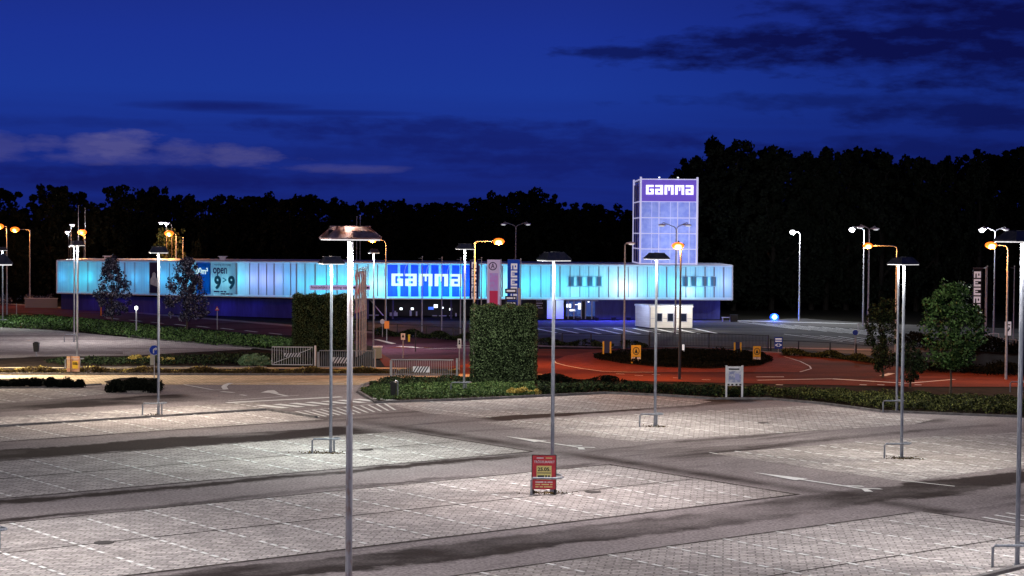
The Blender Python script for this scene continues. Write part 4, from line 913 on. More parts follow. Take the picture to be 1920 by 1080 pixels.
# round blue sign with arrow to the right
g = G(289, 715); g.z = 0; Y = g.y; q = lambda x, y: P(x, y, Y)-g
t = thing('traffic_sign', g, 'round blue sign with a white arrow bending right, over a cream plate', 'traffic sign')
MB().tube([(0, .05, 0), (0, .05, q(0, 648).z)], .035, 8).build('post', M['streetpole'], t, True)
c_ = q(289.5, 656.5); R_ = q(298.5, 656).x-c_.x
ds = MB().disc_y((c_.x, 0, c_.z), R_, -.03, 0).build('disc', M['bluesign'], t); MB().disc_y((c_.x, 0, c_.z), R_*1.07, .001, .012).build('rim', M['white'], ds)
r = R_; A = [(-.28, -.65), (-.02, -.65), (-.02, -.0), (.12, .14), (.25, .14), (.25, -.10), (.68, .28), (.25, .66), (.25, .42), (.0, .42), (-.28, .14)]
MB().poly_y([(c_.x+x*r, c_.z+z*r) for x, z in A], -.036, -.031).build('arrow', M['white'], ds)
a_, b_ = q(281, 685), q(288.5, 648); MB().box(a_.x, b_.x, .09, .13, a_.z, b_.z).build('back_plate', M['cream'] if 0 else mat('cream_plate', (.6, .55, .42), .6), t)
# yellow roundabout boards
M['ringink'] = M['black']
def yellow_board(px0, px1, py0, py1, label, front=True, yb=None):
    yb = yb or py1+3; g = G((px0+px1)/2, yb); g.z = 0; Y = g.y; q = lambda x, y: P(x, y, Y)-g
    t = thing('sponsor_board', g, label, 'sign board', 'yellow boards on the roundabout'); w = (px1-px0)
    a_, c_ = q(px0, py1), q(px1, py0)
    for x in (a_.x+.05, c_.x-.05): MB().box(x-.06, x+.06, -.06, .06, 0, c_.z-.05).build('leg', M['yellow'], t)
    if front:
        z0 = a_.z+(c_.z-a_.z)*.32
        pn = MB().box(a_.x, c_.x, -.09, -.062, z0, c_.z).build('panel', M['yellow'], t)
        cx, cz, R_ = (a_.x+c_.x)/2, (z0+c_.z)/2, (c_.z-z0)*.34
        em = MB()
        for i in range(20):
            u0, u1 = 2*math.pi*i/20, 2*math.pi*(i+1)/20
            em.poly_y([(cx+R_*.85*k*math.cos(u), cz+R_*k*math.sin(u)) for u, k in ((u0, 1), (u1, 1), (u1, .82), (u0, .82))][::-1], -.11, -.092)
        em.poly_y([(cx-R_*.42, cz-R_*.5), (cx+R_*.42, cz-R_*.5), (cx, cz+R_*.62)], -.11, -.092); em.build('emblem', M['black'], pn)
        for s_ in (-1, 1): MB().box(cx+s_*w*.011-.13, cx+s_*w*.011+.13, -.1, -.062, a_.z+.1, z0-.04).build('number_plate', M['white'], pn)
    else:
        MB().box(a_.x+.12, c_.x-.12, -.03, .03, .35, c_.z).build('panel', M['navy'], t)
yellow_board(1183.5, 1201.5, 647, 679, 'yellow board with round emblem on the left of the roundabout')
yellow_board(1412, 1426, 649, 678, 'yellow board with round emblem on the right of the roundabout')
yellow_board(1130, 1146, 639, 667, 'dark side of a board on yellow legs, left on the roundabout', False)
yellow_board(1376, 1390, 641, 668, 'dark side of a board on yellow legs, right on the roundabout', False)
g = G(1281, 672); g.z = 0; t = thing('marker_post', g, 'short glowing white marker on the dark roundabout island', 'bollard'); MB().tube([(0, 0, 0), (0, 0, .55)], .07, 8).build('post', M['darkmetal'], t); MB().tube([(0, 0, .551), (0, 0, 1.1)], .09, 8).build('lamp_head', M['dullbulb'], t)
# information board
t, pn, q, a_, c_ = board_thing('information_board', 1361.5, 1392, 687, 723, 746, 'white framed town map board on two legs in the low hedge', 'information board', M['white'], legm=M['white'])
mp_ = MB().box(q(1366, 0).x, q(1389, 0).x, -.062, -.05, q(0, 717).z, q(0, 696).z).build('map', mat('town_map', (.55, .55, .62), .6, c2=(.25, .28, .45), scale=5, lo=.45, hi=.55), pn)
MB().box(q(1378, 0).x, q(1386, 0).x, -.066, -.0625, q(0, 712).z, q(0, 700).z).build('map_inset', mat('map_lilac', (.35, .36, .6), .6), mp_)
text('~ooooooooo', M['black'], pn, q(1366, 0).x, q(1386, 0).x, q(0, 694).z, q(0, 690).z, -.055, bold=.012)
for x in (1364, 1371, 1379, 1386): MB().box(q(x, 0).x, q(x+4, 0).x, -.06, -.051, q(0, 722.5).z, q(0, 719.5).z).build('caption', M['black'], pn)
MB().box(a_.x-.05, a_.x+.06, -.08, .0, 0.02, c_.z+.06).box(c_.x-.06, c_.x+.05, -.08, .0, .02, c_.z+.06).build('frame', M['white'], t)
# parking sign near the right edge
g = G(1891, 655); g.z = 0; Y = g.y; q = lambda x, y: P(x, y, Y)-g
t = thing('traffic_sign', g, 'upright white sign with black symbol beside the reddish pole', 'traffic sign'); a_, c_ = q(1884, 629), q(1896, 603)
MB().tube([(0, .06, 0), (0, .06, c_.z-.05)], .04, 8).build('post', M['darkmetal'], t); pn = MB().box(a_.x, c_.x, -.02, .0, a_.z, c_.z).build('panel', mat('white_sign_face', (.8, .8, .85), .4, emit=(.6, .6, .66), es=.4), t)
MB().poly_y([((a_.x+c_.x)/2-.14, a_.z+.35), ((a_.x+c_.x)/2+.02, a_.z+.35), ((a_.x+c_.x)/2+.18, a_.z+.6), ((a_.x+c_.x)/2+.05, a_.z+.82), ((a_.x+c_.x)/2+.02, a_.z+.6)], -.03, -.0205).build('symbol', M['black'], pn); text('~oooo', M['black'], pn, a_.x+.08, c_.x-.08, c_.z-.35, c_.z-.2, -.025)
# small road signs and posts behind
def post_sign(x, yb, py0, py1, w, label, m, shape='box', extra=None, cat='traffic sign'):
    g = G(x, yb); g.z = 0; Y = g.y; q = lambda xx, y: P(xx, y, Y)-g; t = thing('traffic_sign', g, label, cat, None)
    z0, z1 = q(x, py1).z, q(x, py0).z; hw = w/2*Y/FPX
    MB().tube([(0, .05, 0), (0, .05, z1-.04)], .035, 8).build('post', M['streetpole'], t, True)
    if shape == 'box': p = MB().box(-hw, hw, -.03, .0, z0, z1).build('plate', m, t)
    elif shape == 'disc': p = MB().disc_y((0, 0, (z0+z1)/2), hw, -.03, .0).build('disc', m, t)
    else: p = MB().poly_y([(-hw, z0), (hw, z0), (0, z1)], -.03, .0).build('triangle', m, t); MB().poly_y([(-hw*.55, z0+.1), (hw*.55, z0+.1), (0, z0+(z1-z0)*.65)], -.036, -.031).build('inner_field', M['white'], p)
    if extra == 'bar':
        zc = (z0+z1)/2; MB().box(-hw*.5, hw*.5, -.036, -.031, zc-.07, zc+.07).box(-.05, .05, -.036, -.031, zc+.08, z1-.1).build('symbol', M['black'], p)
    return t, p
post_sign(407, 618, 574, 582, 8, 'red edged triangular sign before the dark blue wall', M['red'], 'tri')
t, p = post_sign(725, 641, 602, 616, 9, 'orange direction plate on a thin pole behind the gates', M['orange'], 'box'); 
post_sign(717, 632, 597, 609, 9, 'back of a round sign left of the orange direction plate', M['offwhite'], 'disc')
post_sign(755.5, 672, 625, 637, 8, 'small white sign with black symbol on the red approach', M['white'], 'box', 'bar')
post_sign(861, 702, 635, 653, 7, 'narrow white sign with black mark beside the hooded lamp pole', M['white'], 'box', 'bar')
post_sign(1459.5, 660, 632, 654, 15, 'blue board with white writing at the forecourt fence', M['bluesign'], 'box', None)
g = G(1459.5, 660); q = mkq(Vector((g.x, g.y, 0)), g.y, 1459.5, 643); tt = [o for o in COL.objects if o.get('label', '').startswith('blue board with white')][0]
for i, (s_, y0, y1) in enumerate((('~oooooo', 634, 637), ('~ooooooo', 638.5, 641), ('<>', 644, 650))): text(s_, M['inkglow'], [c for c in tt.children if c.name.startswith('plate')][0], q(1453.5, 0).x, q(1465.5, 0).x, q(0, y1).z, q(0, y0).z, -.036)
post_sign(1603, 668, 618, 629, 10, 'round blue sign on a thin pole near the dark shrubs', M['bluesign'], 'disc')
def post(x, yb, yt, label, m, w=.08, group=None, cat='post', head=None, name='marker_post'):
    g = G(x, yb); g.z = 0; H = P(x, yt, g.y).z; t = thing(name, g, label, cat, group)
    MB().tube([(0, 0, 0), (0, 0, H)], w, 8).build('shaft', m, t, True)
    if head: MB().tube([(0, 0, H+.002), (0, 0, H+.22)], w*1.9, 8).ball((0, 0, H+.24), w*1.9, w*1.9, .06, 8, 4).build('lamp_head', head, t, True); light('bulb', 'POINT', (0, -.3, H+.12), (1, .98, .92), 25, t, .08)
post(189.5, 592, 571, 'orange marker post before the dark blue wall', M['orange'], .09)
post(767, 641, 627, 'yellow marker post behind the red approach', M['yellow'], .10)
post(779, 660, 620, 'thin dark post behind the red approach', M['darkmetal'], .04)
post(31, 594, 569, 'thin pale post above the shrubs at the far left', M['streetpole'], .05)
post(255.5, 628, 580, 'slim bollard lamp with a white head at the green shrubs', M['streetpole'], .07, cat='bollard lamp', head=M['whitebulb'], name='bollard_lamp')
# bins
def bin_(x, yb, yt, w, label, side=False):
    g = G(x, yb); g.z = 0; H = P(x, yt, g.y).z; t = thing('litter_bin', g, label, 'litter bin', None); hw = w/2*g.y/FPX
    z0 = H*.35 if not side else .12
    MB().frustum(hw*.72, hw*.7, hw, hw*.9, z0, H-.06).build('body', M['black'], t); MB().ball((0, 0, H-.06), hw, hw*.9, .08, 10, 4).build('lid', M['black'], t, True)
    if side: MB().tube([(hw+.06, 0, 0), (hw+.06, 0, H-.02), (hw-.1, 0, H+.05)], .045, 8).build('post', M['steel'], t, True)
    else: MB().tube([(0, 0, 0), (0, 0, z0)], .04, 8).build('post', M['steel'], t, True)
bin_(68, 669, 641, 11, 'black bin on a thin post in the upper car park'); bin_(737.5, 748, 715, 12, 'black bin with a steel side post in the green bed', True)
g = G(708, 672); g.z = 0; H = P(708, 649, g.y).z; t = thing('utility_cabinet', g, 'small grey green cabinet behind the right post of the middle gate', 'cabinet'); MB().box(-.32, .32, -.2, .2, .0, H-.1).build('body', mat('grey_green_box', (.25, .32, .28), .6), t); MB().box(-.37, .37, -.25, .25, H-.098, H).build('lid', M['white'], t)
# floodlight on the forecourt
g = G(1452, 601); g.z = 0; t = thing('floodlight', g, 'dazzling blue floodlight low on the far forecourt', 'floodlight')
MB().tube([(0, 0, 0), (0, 0, .22)], .05, 8).build('bracket', M['darkmetal'], t); MB().ball((0, .12, .38), .52, .2, .42).build('halo_housing', mat('blue_halo_glow', (.02, .1, .8), .4, emit=(.01, .10, 1), es=1.4), t, True)  # emissive shell round the lens stands in for its blue halo
MB().ball((0, -.08, .38), .30, .12, .28).build('lens', mat('blue_flood_lens', (.5, .8, 1), emit=(.25, .85, 1), es=2.2), t, True)
light('bulb', 'POINT', (0, -.6, .5), (.03, .12, 1), 900, t, .2)
# bench and boxes by the forecourt
g = G(1362, 603); g.z = 0; t = thing('bench', g, 'low pale bench on the forecourt right of the shop wall', 'bench'); MB().box(-.5, .5, -.2, .2, .42, .5).build('seat', M['offwhite'], t)
for x in (-.42, .42): MB().box(x-.04, x+.04, -.18, .18, 0, .419).build('leg', M['offwhite'], t)
for i, x in enumerate((1373, 1379)):
    g = G(x, 603.5); g.z = 0; t = thing('litter_bin', g, ('black bin next to the pale bench', 'black bin farther right of the pale bench')[i], 'litter bin', None); MB().frustum(.2, .2, .24, .24, 0, .75).build('body', M['black'], t); MB().box(-.26, .26, -.26, .26, .752, .8).build('lid', M['darkmetal'], t)
# trolley frames
for x, yb, w, h, lab in ((1615, 620, 14, 13, 'pale square frame at the foot of the pair of white lamps'), (1862, 637, 18, 12, 'pale square frame at the lamp near the right edge')):
    g = G(x, yb); g.z = 0; hw = w/2*g.y/FPX; H = h*g.y/FPX; t = thing('guard_frame', g, lab, 'guard rail')
    MB().tube([(-hw, -.3, 0), (-hw, -.3, H), (hw, -.3, H), (hw, -.3, 0)], .05, 6).build('rail', M['white'], t)

# ------------------------------------------------------------------ fences and gates
def rail_fence(pts, h, label, bars=None, m=None, npost=None, name='metal_fence', mid=False):
    g = G(*pts[0]); g.z = 0; t = thing(name, g, label, 'fence'); m = m or M['darkmetal']; W_ = [G(*p)-g for p in pts]
    rb = MB(); bb = MB()
    for a_, c_ in zip(W_, W_[1:]):
        rb.tube([(a_.x, a_.y, h), (c_.x, c_.y, h)], .03, 6)
        if mid or bars: rb.tube([(a_.x, a_.y, .15), (c_.x, c_.y, .15)], .025, 6)
        if bars:
            n = int((c_-a_).length/bars)
            for i in range(1, n): p = a_+(c_-a_)*i/n; bb.box(p.x-.014, p.x+.014, p.y-.014, p.y+.014, .15, h)
    rb.build('rail', m, t)
    if bars: bb.build('bars', m, t)
    for a_ in W_: MB().box(a_.x-.05, a_.x+.05, a_.y-.05, a_.y+.05, 0, h+.05).build('post', m, t)
rail_fence([(700, 624), (745, 627), (800, 630), (850, 634), (880, 636)], .95, 'thin dark rail fence under the lit facade sign, behind the road')
rail_fence([(1008, 644), (1054, 645), (1108, 646), (1165, 648), (1217, 650)], .95, 'thin dark rail fence between clipped hedge and barred fence')
rail_fence([(1218, 650), (1329, 652), (1440, 657)], 1.25, 'fence of fine upright bars in front of the kiosk', bars=.13)
rail_fence([(1445, 658), (1497, 661), (1556, 664), (1605, 668), (1645, 672)], .95, 'thin dark rail fence right of the barred fence')
rail_fence([(1850, 655), (1875, 658), (1905, 662), (1960, 668)], 1.1, 'pale rail fence at the right edge behind the round tree', m=M['streetpole'], bars=.5)
def gate(px0, px1, py0, py1, label, board=None, m='white', brace=False, post_px=(), n=16, Y=None):
    g = G((px0+px1)/2, py1+2); g.z = 0; Y = g.y; q = lambda x, y: P(x, y, Y)-g
    t = thing('barrier_gate', g, label, 'gate'); a_, c_ = q(px0, py1), q(px1, py0); a_.z = max(a_.z, .08)
    r = .035; MB().tube([(a_.x, 0, a_.z), (a_.x, 0, c_.z), (c_.x, 0, c_.z), (c_.x, 0, a_.z), (a_.x, 0, a_.z)], r, 8).build('frame', M[m], t)
    b = MB()
    for i in range(1, n): x = a_.x+(c_.x-a_.x)*i/n; b.box(x-.012, x+.012, -.012, .012, a_.z, c_.z)
    b.build('bars', M[m], t)
    if brace: MB().tube([(a_.x+.1, -.05, a_.z+.1), (c_.x-.1, -.05, c_.z-.1)], .025, 6).build('brace', M[m], t)
    if board:
        bx0, bx1, by0, by1 = board; p0, p1 = q(bx0, by1), q(bx1, by0); bd = MB().box(p0.x, p1.x, -.075, -.055, p0.z, p1.z).build('striped_board', M['white'], t)
        sb = MB(); W_ = p1.x-p0.x; h = p1.z-p0.z; k = 6; s_ = W_/k
        for i in range(k):
            x = p0.x+i*s_; pts = [(x, p0.z), (x+s_*.45, p0.z), (min(x+s_*.45+h*.6, p1.x), p1.z), (min(x+h*.6, p1.x), p1.z)]
            if pts[3][0] < pts[2][0]: sb.poly_y(pts, -.081, -.076)
        sb.build('stripes', M['black'], bd)
    for x, y0 in post_px: p = q(x, y0); MB().tube([(p.x, 0, 0), (p.x, 0, p.z)], .075, 10).build('post', M[m], t, True)
    return t
M['gategrey'] = mat('grey_gate_metal', (.30, .32, .34), .5, .2)
M['palegrey'] = mat('pale_gate_metal', (.72, .73, .73), .5, .1)
gate(510, 586, 651, 684, 'pale gate with a diagonal brace and striped board, leftmost of three', (533, 564, 662, 669), 'palegrey', True, ((591, 648),), 17)
gate(599, 702, 658, 688, 'grey gate with a striped board behind the rusty pole', (623, 657, 670, 681), 'gategrey', False, ((597, 660), (703, 655)), 26)
gate(733, 850, 675, 711, 'grey gate with a striped board beside the right clipped hedge', (774, 806, 687, 698), 'gategrey', False, ((857, 672), (733, 676)), 34)

# ------------------------------------------------------------------ planting
def leaves(name, C, size, m, label=None, cat=None, group=None, kind=None, parent=None, flat=0, loc=(0, 0, 0)):
    o = link(name, leaf_mesh(name, C, size, flat), m, parent, loc); return tag(o, label, cat, group, kind)
def clipped_hedge(px0, px1, py0, yb, depth, label, n, size):
    g = G((px0+px1)/2, yb); g.z = 0; Y = g.y; w = (px1-px0)/2*Y/FPX; H = P((px0+px1)/2, py0, Y).z
    t = thing('clipped_hedge', g, label, 'hedge', 'tall block hedges at the gateway')
    MB().box(-w+.14, w-.14, .14, depth-.14, 0, H-.14).build('inner_growth', M['leafwood'], t)
    F = RS.rand(n); C = np.zeros((n, 3)); u, v_ = RS.rand(n), RS.rand(n)
    fr = F < .55; tp = (F >= .55) & (F < .72); lf = (F >= .72) & (F < .86); rt = F >= .86; j = RS.normal(0, .05, n); j -= .05*(RS.rand(n) < .5)
    C[fr] = np.column_stack([(u*2-1)*w, j, v_*H])[fr]; C[tp] = np.column_stack([(u*2-1)*w, v_*depth, H+j])[tp]
    C[lf] = np.column_stack([-w+j, u*depth, v_*H])[lf]; C[rt] = np.column_stack([w+j, u*depth, v_*H])[rt]
    bump = .10*np.sin(C[:, 0]*3.1+C[:, 2]*1.7)*np.sin(C[:, 2]*2.3+1)+.06*np.sin(C[:, 0]*7+C[:, 2]*5); C[:, 1] += bump*fr; C[:, 2] += .08*np.sin(C[:, 0]*5)*tp
    leaves('foliage', C, size, M['leafhedge'], parent=t)
clipped_hedge(884, 1005, 575, 720, 2.6, 'tall square clipped hedge right of the centre, nearer of two', 26000, .055)
clipped_hedge(549, 657, 555, 660, 3.0, 'tall square clipped hedge behind the gates, farther of two', 22000, .065)
def tree(px, yb, py_top, py_cb, wpx, label, m, n, size, prof='cone', group='street trees near the car park', lean=0, trunkr=.09, clump=90, name='street_tree'):
    g = G(px, yb); g.z = 0; Y = g.y; R_ = wpx/2*Y/FPX; H = P(px, py_top, Y).z; z0 = P(px, py_cb, Y).z
    t = thing(name, g, label, 'tree', group)
    tr = MB().tube([(0, 0, 0), (.03, 0, z0*.6), (-.03, 0, z0), (0, 0, H*.75)], [trunkr*1.3, trunkr, trunkr*.8, .03], 8)
    for i in range(7):
        a = i*2.4; z = z0*.9+(H-z0)*.08*i; L_ = R_*.75*(1-.1*i); tr.tube([(0, 0, z), (L_*.5*math.cos(a), L_*.5*math.sin(a), z+L_*.35), (L_*math.cos(a), L_*math.sin(a), z+L_*.8)], [trunkr*.4, trunkr*.28, .015], 5)
    tr.build('trunk', M['trunk'], t, True)
    # clumps in the crown envelope
    cc = []
    while len(cc) < clump:
        u = RS.rand(); 
        if prof == 'cone': rr = R_*(.30+.70*min(1, (1-u)/.55))*min(1, (u/.10+.2))*(1 if u < .93 else .8)
        else: rr = R_*math.sqrt(max(0, 1-((u-.36)/(.36 if u < .36 else .64))**2))
        a = RS.rand()*6.283; q = math.sqrt(RS.rand()); cc.append((math.cos(a)*rr*q*.9, math.sin(a)*rr*q*.9, z0+(H-z0)*u, .10*R_+.16*R_*RS.rand()))
    cc = np.array(cc); idx = RS.randint(0, clump, n); d = RS.normal(size=(n, 3)); d /= np.linalg.norm(d, axis=1)[:, None]
    C = cc[idx, :3]+d*(cc[idx, 3]*RS.rand(n)**.4)[:, None]
    leaves('crown', C, size, m, parent=t, flat=.2); return t
tree(210, 607, 487, 590, 80, 'conical tree with pale speckles standing in for lit gaps, before the left end of the shop', M['leafspeckle'], 5200, .125, clump=120)
tree(350, 618, 488, 598, 92, 'conical tree with pale speckles standing in for lit gaps, before the opening hours poster', M['leafspeckle'], 5600, .125, clump=120)
tree(1782, 743, 534, 686, 130, 'broad green tree with a slim trunk in the right hedge', M['leaf'], 9500, .105, 'round', clump=150, trunkr=.06)
tree(1655, 708, 556, 692, 84, 'dark sparse tree just left of the close pair of hooded lamps', M['leafdark'], 7000, .085, 'round', clump=90, trunkr=.08)
tree(1706, 728, 640, 712, 66, 'small dark tree just right of the close pair of hooded lamps', M['leafdark'], 4000, .07, 'round', clump=60, trunkr=.07)
# low planting
def cover(name, px, h, n, size, m, label, cat='shrubs', kind='stuff', group=None, clumps=0, hvar=.5):
    poly = GP(px); pts = sample_poly(poly, n)
    if clumps:
        cs = sample_poly(poly, clumps); pts = cs[RS.randint(0, clumps, n)]+RS.normal(0, .28, (n, 2))
    hh = h*(1-hvar+hvar*(.5+.5*np.sin(pts[:, 0]*2.1+1)*np.sin(pts[:, 1]*1.7)))
    z = hh*RS.rand(n)**.45; C = np.column_stack([pts, z])
    return leaves(name, C, size, m, label, cat, group, kind)
KR = [(1010, 744), (1135, 736), (1250, 741), (1340, 746), (1440, 746), (1540, 754), (1652, 769), (1800, 775), (1960, 782)]
cover('shrub_bed', [(1008, 733), (1100, 731), (1200, 733), (1340, 738)]+KR[:5][::-1]+[], .7, 14000, .075, M['leafdark'], 'dark low shrubs along the car park kerb below the roundabout')
cover('shrub_bed', [(1340, 738), (1450, 740), (1560, 745), (1700, 751), (1900, 760), (2000, 765), (1960, 782), (1800, 775), (1652, 769), (1540, 754), (1440, 746), (1340, 746)], .7, 30000, .07, M['leafolive'], 'olive green low hedge along the right car park kerb')
cover('ground_cover', [(676, 735), (700, 727), (860, 722), (1000, 722), (1010, 742), (850, 748), (708, 752)], .32, 22000, .07, M['leafbright'], 'bright green ground cover in the bed below the gate', 'ground cover')
cover('shrub_bed', [(690, 724), (730, 714), (880, 713), (1010, 714), (1010, 722), (860, 723), (700, 728)], .4, 9000, .07, M['leafdark'], 'dark purplish shrubs along the back of the bed by the gate')
def bush(px0, px1, py0, yb, depth, label, m, n, size, name='bush', group=None, clumps=14, cat='bush'):
    g = G((px0+px1)/2, yb); g.z = 0; Y = g.y; w = (px1-px0)/2*Y/FPX; H = max(P((px0+px1)/2, py0, Y+depth/2).z, .35)
    cs = np.column_stack([(RS.rand(clumps)*2-1)*w*.85, (RS.rand(clumps)-.2)*depth*.6, H*.25+RS.rand(clumps)*H*.5])
    cs[:, 2] *= 1-.5*(cs[:, 0]/w)**2
    idx = RS.randint(0, clumps, n); d = RS.normal(size=(n, 3)); d /= np.linalg.norm(d, axis=1)[:, None]
    C = cs[idx]+d*(H*.36*RS.rand(n)**.4)[:, None]*np.array([1.25, 1.1, 1]); C[:, 2] = np.abs(C[:, 2])
    return leaves(name, C, size, m, label, cat, group, loc=g)
bush(942, 1021, 725, 742, 2.0, 'low yellow bush at the kerb below the clipped hedge', M['leafyellow'], 2600, .075)
bush(233, 283, 663, 681, 2.5, 'yellow bush behind the service road, left of the blue sign', M['leafyellow'], 1300, .08)
bush(292, 330, 669, 682, 2.0, 'small yellow bush right of the blue arrow sign', M['leafyellow'], 700, .08)
bush(450, 508, 662, 686, 2.5, 'pale green bush left of the first gate', M['leafpale'], 2400, .09)
bush(200, 304, 706, 736, 2.6, 'broad black oval bush on its own island', M['leafwood'], 9000, .08, clumps=50)
bush(196, 300, 712, 732, 2.2, 'low dark twigs skirting the oval bush island', M['leafdark'], 1200, .07, clumps=40)
for i, (x0, x1, y0, lab) in enumerate(((-10, 14, 709, 'dark bush at the left edge before the service road'), (16, 38, 710, 'small dark bush, second from the left edge'), (30, 56, 708, 'dark spreading bush, third from the left edge'), (50, 78, 706, 'largest dark bush of the row at the left edge'),
                                      (84, 105, 707, 'round dark bush in the middle of the row at the left edge'), (106, 119, 711, 'small spiky bush of the row at the left edge'), (121, 133, 706, 'narrow upright bush of the row at the left edge'), (141, 156, 711, 'spiky dark bush, last of the row, below the orange boards'))):
    bush(x0, x1, y0, 727, 1.0, lab, M['leafwood'], 1500, .07, group='dark bushes in a row at the left edge', clumps=9)
def hedge_strip(pts, h, w, n, size, m, label, clump=None, name='low_hedge'):
    A_ = [G(*p) for p in pts]; L_ = [(c-a).length for a, c in zip(A_, A_[1:])]; tot = sum(L_); cum = np.cumsum([0]+L_); s = RS.rand(n)*tot
    if clump:
        cs = RS.rand(clump)*tot; s = np.clip(cs[RS.randint(0, clump, n)]+RS.normal(0, .16, n), 0, tot-.01)
    k = np.clip(np.searchsorted(cum, s)-1, 0, len(L_)-1); f = (s-cum[k])/np.array(L_)[k]; AA = np.array([tuple(a) for a in A_])
    base_ = AA[k]*(1-f)[:, None]+AA[k+1]*f[:, None]; base_[:, 1] += RS.normal(0, w/3, n); base_[:, 0] += RS.normal(0, .05, n); base_[:, 2] = h*RS.rand(n)**.6*(.8+.3*np.sin(s*1.7))
    return leaves(name, base_, size, m, label, 'hedge')
hedge_strip([(-60, 700), (860, 702)], .42, .5, 13000, .075, M['leafbrown'], 'low brown green hedge in clumps along the sandy road', 150)
hedge_strip([(-60, 699), (860, 701)], .45, .4, 3000, .075, M['leafyellow'], 'thin yellowish twigs growing in the roadside hedge', 90)
hedge_strip([(700, 629), (780, 633), (880, 640)], .7, .8, 4000, .10, M['leafdark'], 'dark hedge along the rail fence under the facade sign')
hedge_strip([(1008, 647), (1100, 650), (1215, 653)], .6, .6, 3500, .09, M['leafdark'], 'dark shrubs in front of the rail fence beside the clipped hedge', 40)
hedge_strip([(1468, 666), (1560, 671), (1650, 682)], .55, 1.2, 6000, .09, M['leafolive'], 'olive hedge in front of the rail fence at right')
hedge_strip([(1690, 690), (1790, 697), (1990, 706)], .8, 3, 9000, .10, M['leafwood'], 'black hedge behind the broad green tree')
hedge_strip([(1700, 650), (1800, 655), (1990, 668)], 1.2, 3, 7000, .12, M['leafwood'], 'black hedge farther behind the broad green tree')
hedge_strip([(1012, 719), (1100, 722), (1200, 726)], .62, .4, 5000, .07, M['leafwood'], 'row of dark upright shrubs at the edge of the red road', 34)
cover('shrub_bed', [(-80, 600), (0, 599), (60, 598), (150, 603), (300, 621), (545, 642), (600, 649), (600, 657), (480, 654), (290, 639), (130, 621), (0, 616), (-80, 614)], .6, 34000, .10, M['leaf'], 'long bed of dark green shrubs between upper car park and main road')
cover('shrub_bed', [(120, 686), (80, 680), (250, 677), (330, 674), (480, 670), (560, 673), (590, 685)], .5, 11000, .085, M['leafdark'], 'dark green shrubs in the bed behind the sandy road')
cover('shrub_bed', [(1112, 670), (1160, 664), (1300, 661), (1430, 667), (1450, 678), (1425, 686), (1330, 692), (1240, 689), (1165, 682), (1118, 676)], .42, 14000, .09, M['leafwood'], 'dark shrubs covering the roundabout island')
cover('shrub_bed', [(1205, 670), (1300, 666), (1400, 670), (1420, 680), (1330, 686), (1230, 682)], .75, 8000, .10, M['leafwood'], 'taller black shrubs in the middle of the roundabout island')
cover('shrub_bed', [(-80, 576), (0, 574), (35, 572), (105, 573), (105, 566), (0, 562), (-80, 560)], 1.1, 4000, .16, M['leafspeckle'], 'pale flowering shrubs beside the left end of the shop', clumps=40)
g = P(80, 560, 225); g.z = 0; t = thing('garden_wall', g, 'low pale wall left of the shop, behind the shrubs', 'wall'); MB().box(-2.2, 1.8, 0, .25, 0, 1.15).build('wall', mat('pale_render', (.30, .28, .28), .8), t); MB().box(-2.25, 1.85, -.04, .29, 1.152, 1.22).build('coping', M['offwhite'], t)

wd = []
for x, y in ((1035, 926), (620, 851), (1690, 860), (1228, 801), (297, 780), (1012, 926), (1700, 861), (595, 850)):
    g = G(x, y); k = 120; wd.append(np.column_stack([g.x+RS.normal(0, .38, k), g.y+RS.normal(0, .16, k), np.abs(RS.normal(0, .045, k))]))
leaves('weeds', np.vstack(wd), .045, M['leafbrown'], 'brown weeds growing in the joints around the lamp feet', 'weeds', None, 'stuff')
for x, y, lab in ((687, 844, 'round drain cover right of the rusty pole in the greenish lit bays'), (1112, 923.5, 'drain cover right of the flea market board'), (195, 1019, 'drain cover in the bay joint at lower left'), (1432, 794, 'drain cover in the bays right of the kiosk lamp')):
    g = G(x, y); g.z = .024; t = MB().tube([(0, 0, 0), (0, 0, .012)], .32, 16).build('drain_cover', mat('iron_cover', (.035, .03, .03), .7), None, loc=g); tag(t, lab, 'drain cover', 'drain covers in the bays')
# ------------------------------------------------------------------ trees behind
def wood_variant(seed, n=7000, asp=2.0):
    """crown one unit wide and asp units tall"""
    rs = np.random.RandomState(seed); C = []
    for i in range(70):
        u = rs.rand(); rr = .5*math.sin(math.pi*min(1, .16+.80*u))**.5; a = rs.rand()*6.283; q = rs.rand()**.5
        C.append((math.cos(a)*rr*q, math.sin(a)*rr*q, (.06+.84*u)*asp, .09+.09*rs.rand()))
    for i in range(46):
        u = .35+.62*rs.rand(); rr = .5*math.sin(math.pi*min(1, .16+.80*u))**.5*(1.02+.16*rs.rand()); a = rs.rand()*6.283; C.append((math.cos(a)*rr, math.sin(a)*rr, (.06+.86*u)*asp, .025+.04*rs.rand()))
    for i in range(14): C.append((rs.normal(0, .17), rs.normal(0, .17), (.86+.10*rs.rand())*asp, .04+.05*rs.rand()))
    C = np.array(C); idx = rs.randint(0, len(C), n); d = rs.normal(size=(n, 3)); d /= np.linalg.norm(d, axis=1)[:, None]
    return leaf_mesh('crown', C[idx, :3]+d*(C[idx, 3]*rs.rand(n)**.33)[:, None], .030, .0, .75)
WV = [wood_variant(s) for s in (1, 2, 3)]; WT = [wood_variant(s, 9500, 2.6) for s in (5, 6, 7)]
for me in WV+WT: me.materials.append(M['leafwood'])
trm = MB().tube([(0, 0, 0), (.01, 0, .4), (0, 0, .9)], [.022, .016, .004], 7)
for i in range(6): a = i*2.2; trm.tube([(0, 0, .2+.1*i), (.15*math.cos(a), .15*math.sin(a), .34+.1*i), (.28*math.cos(a), .28*math.sin(a), .46+.08*i)], [.009, .006, .002], 5)
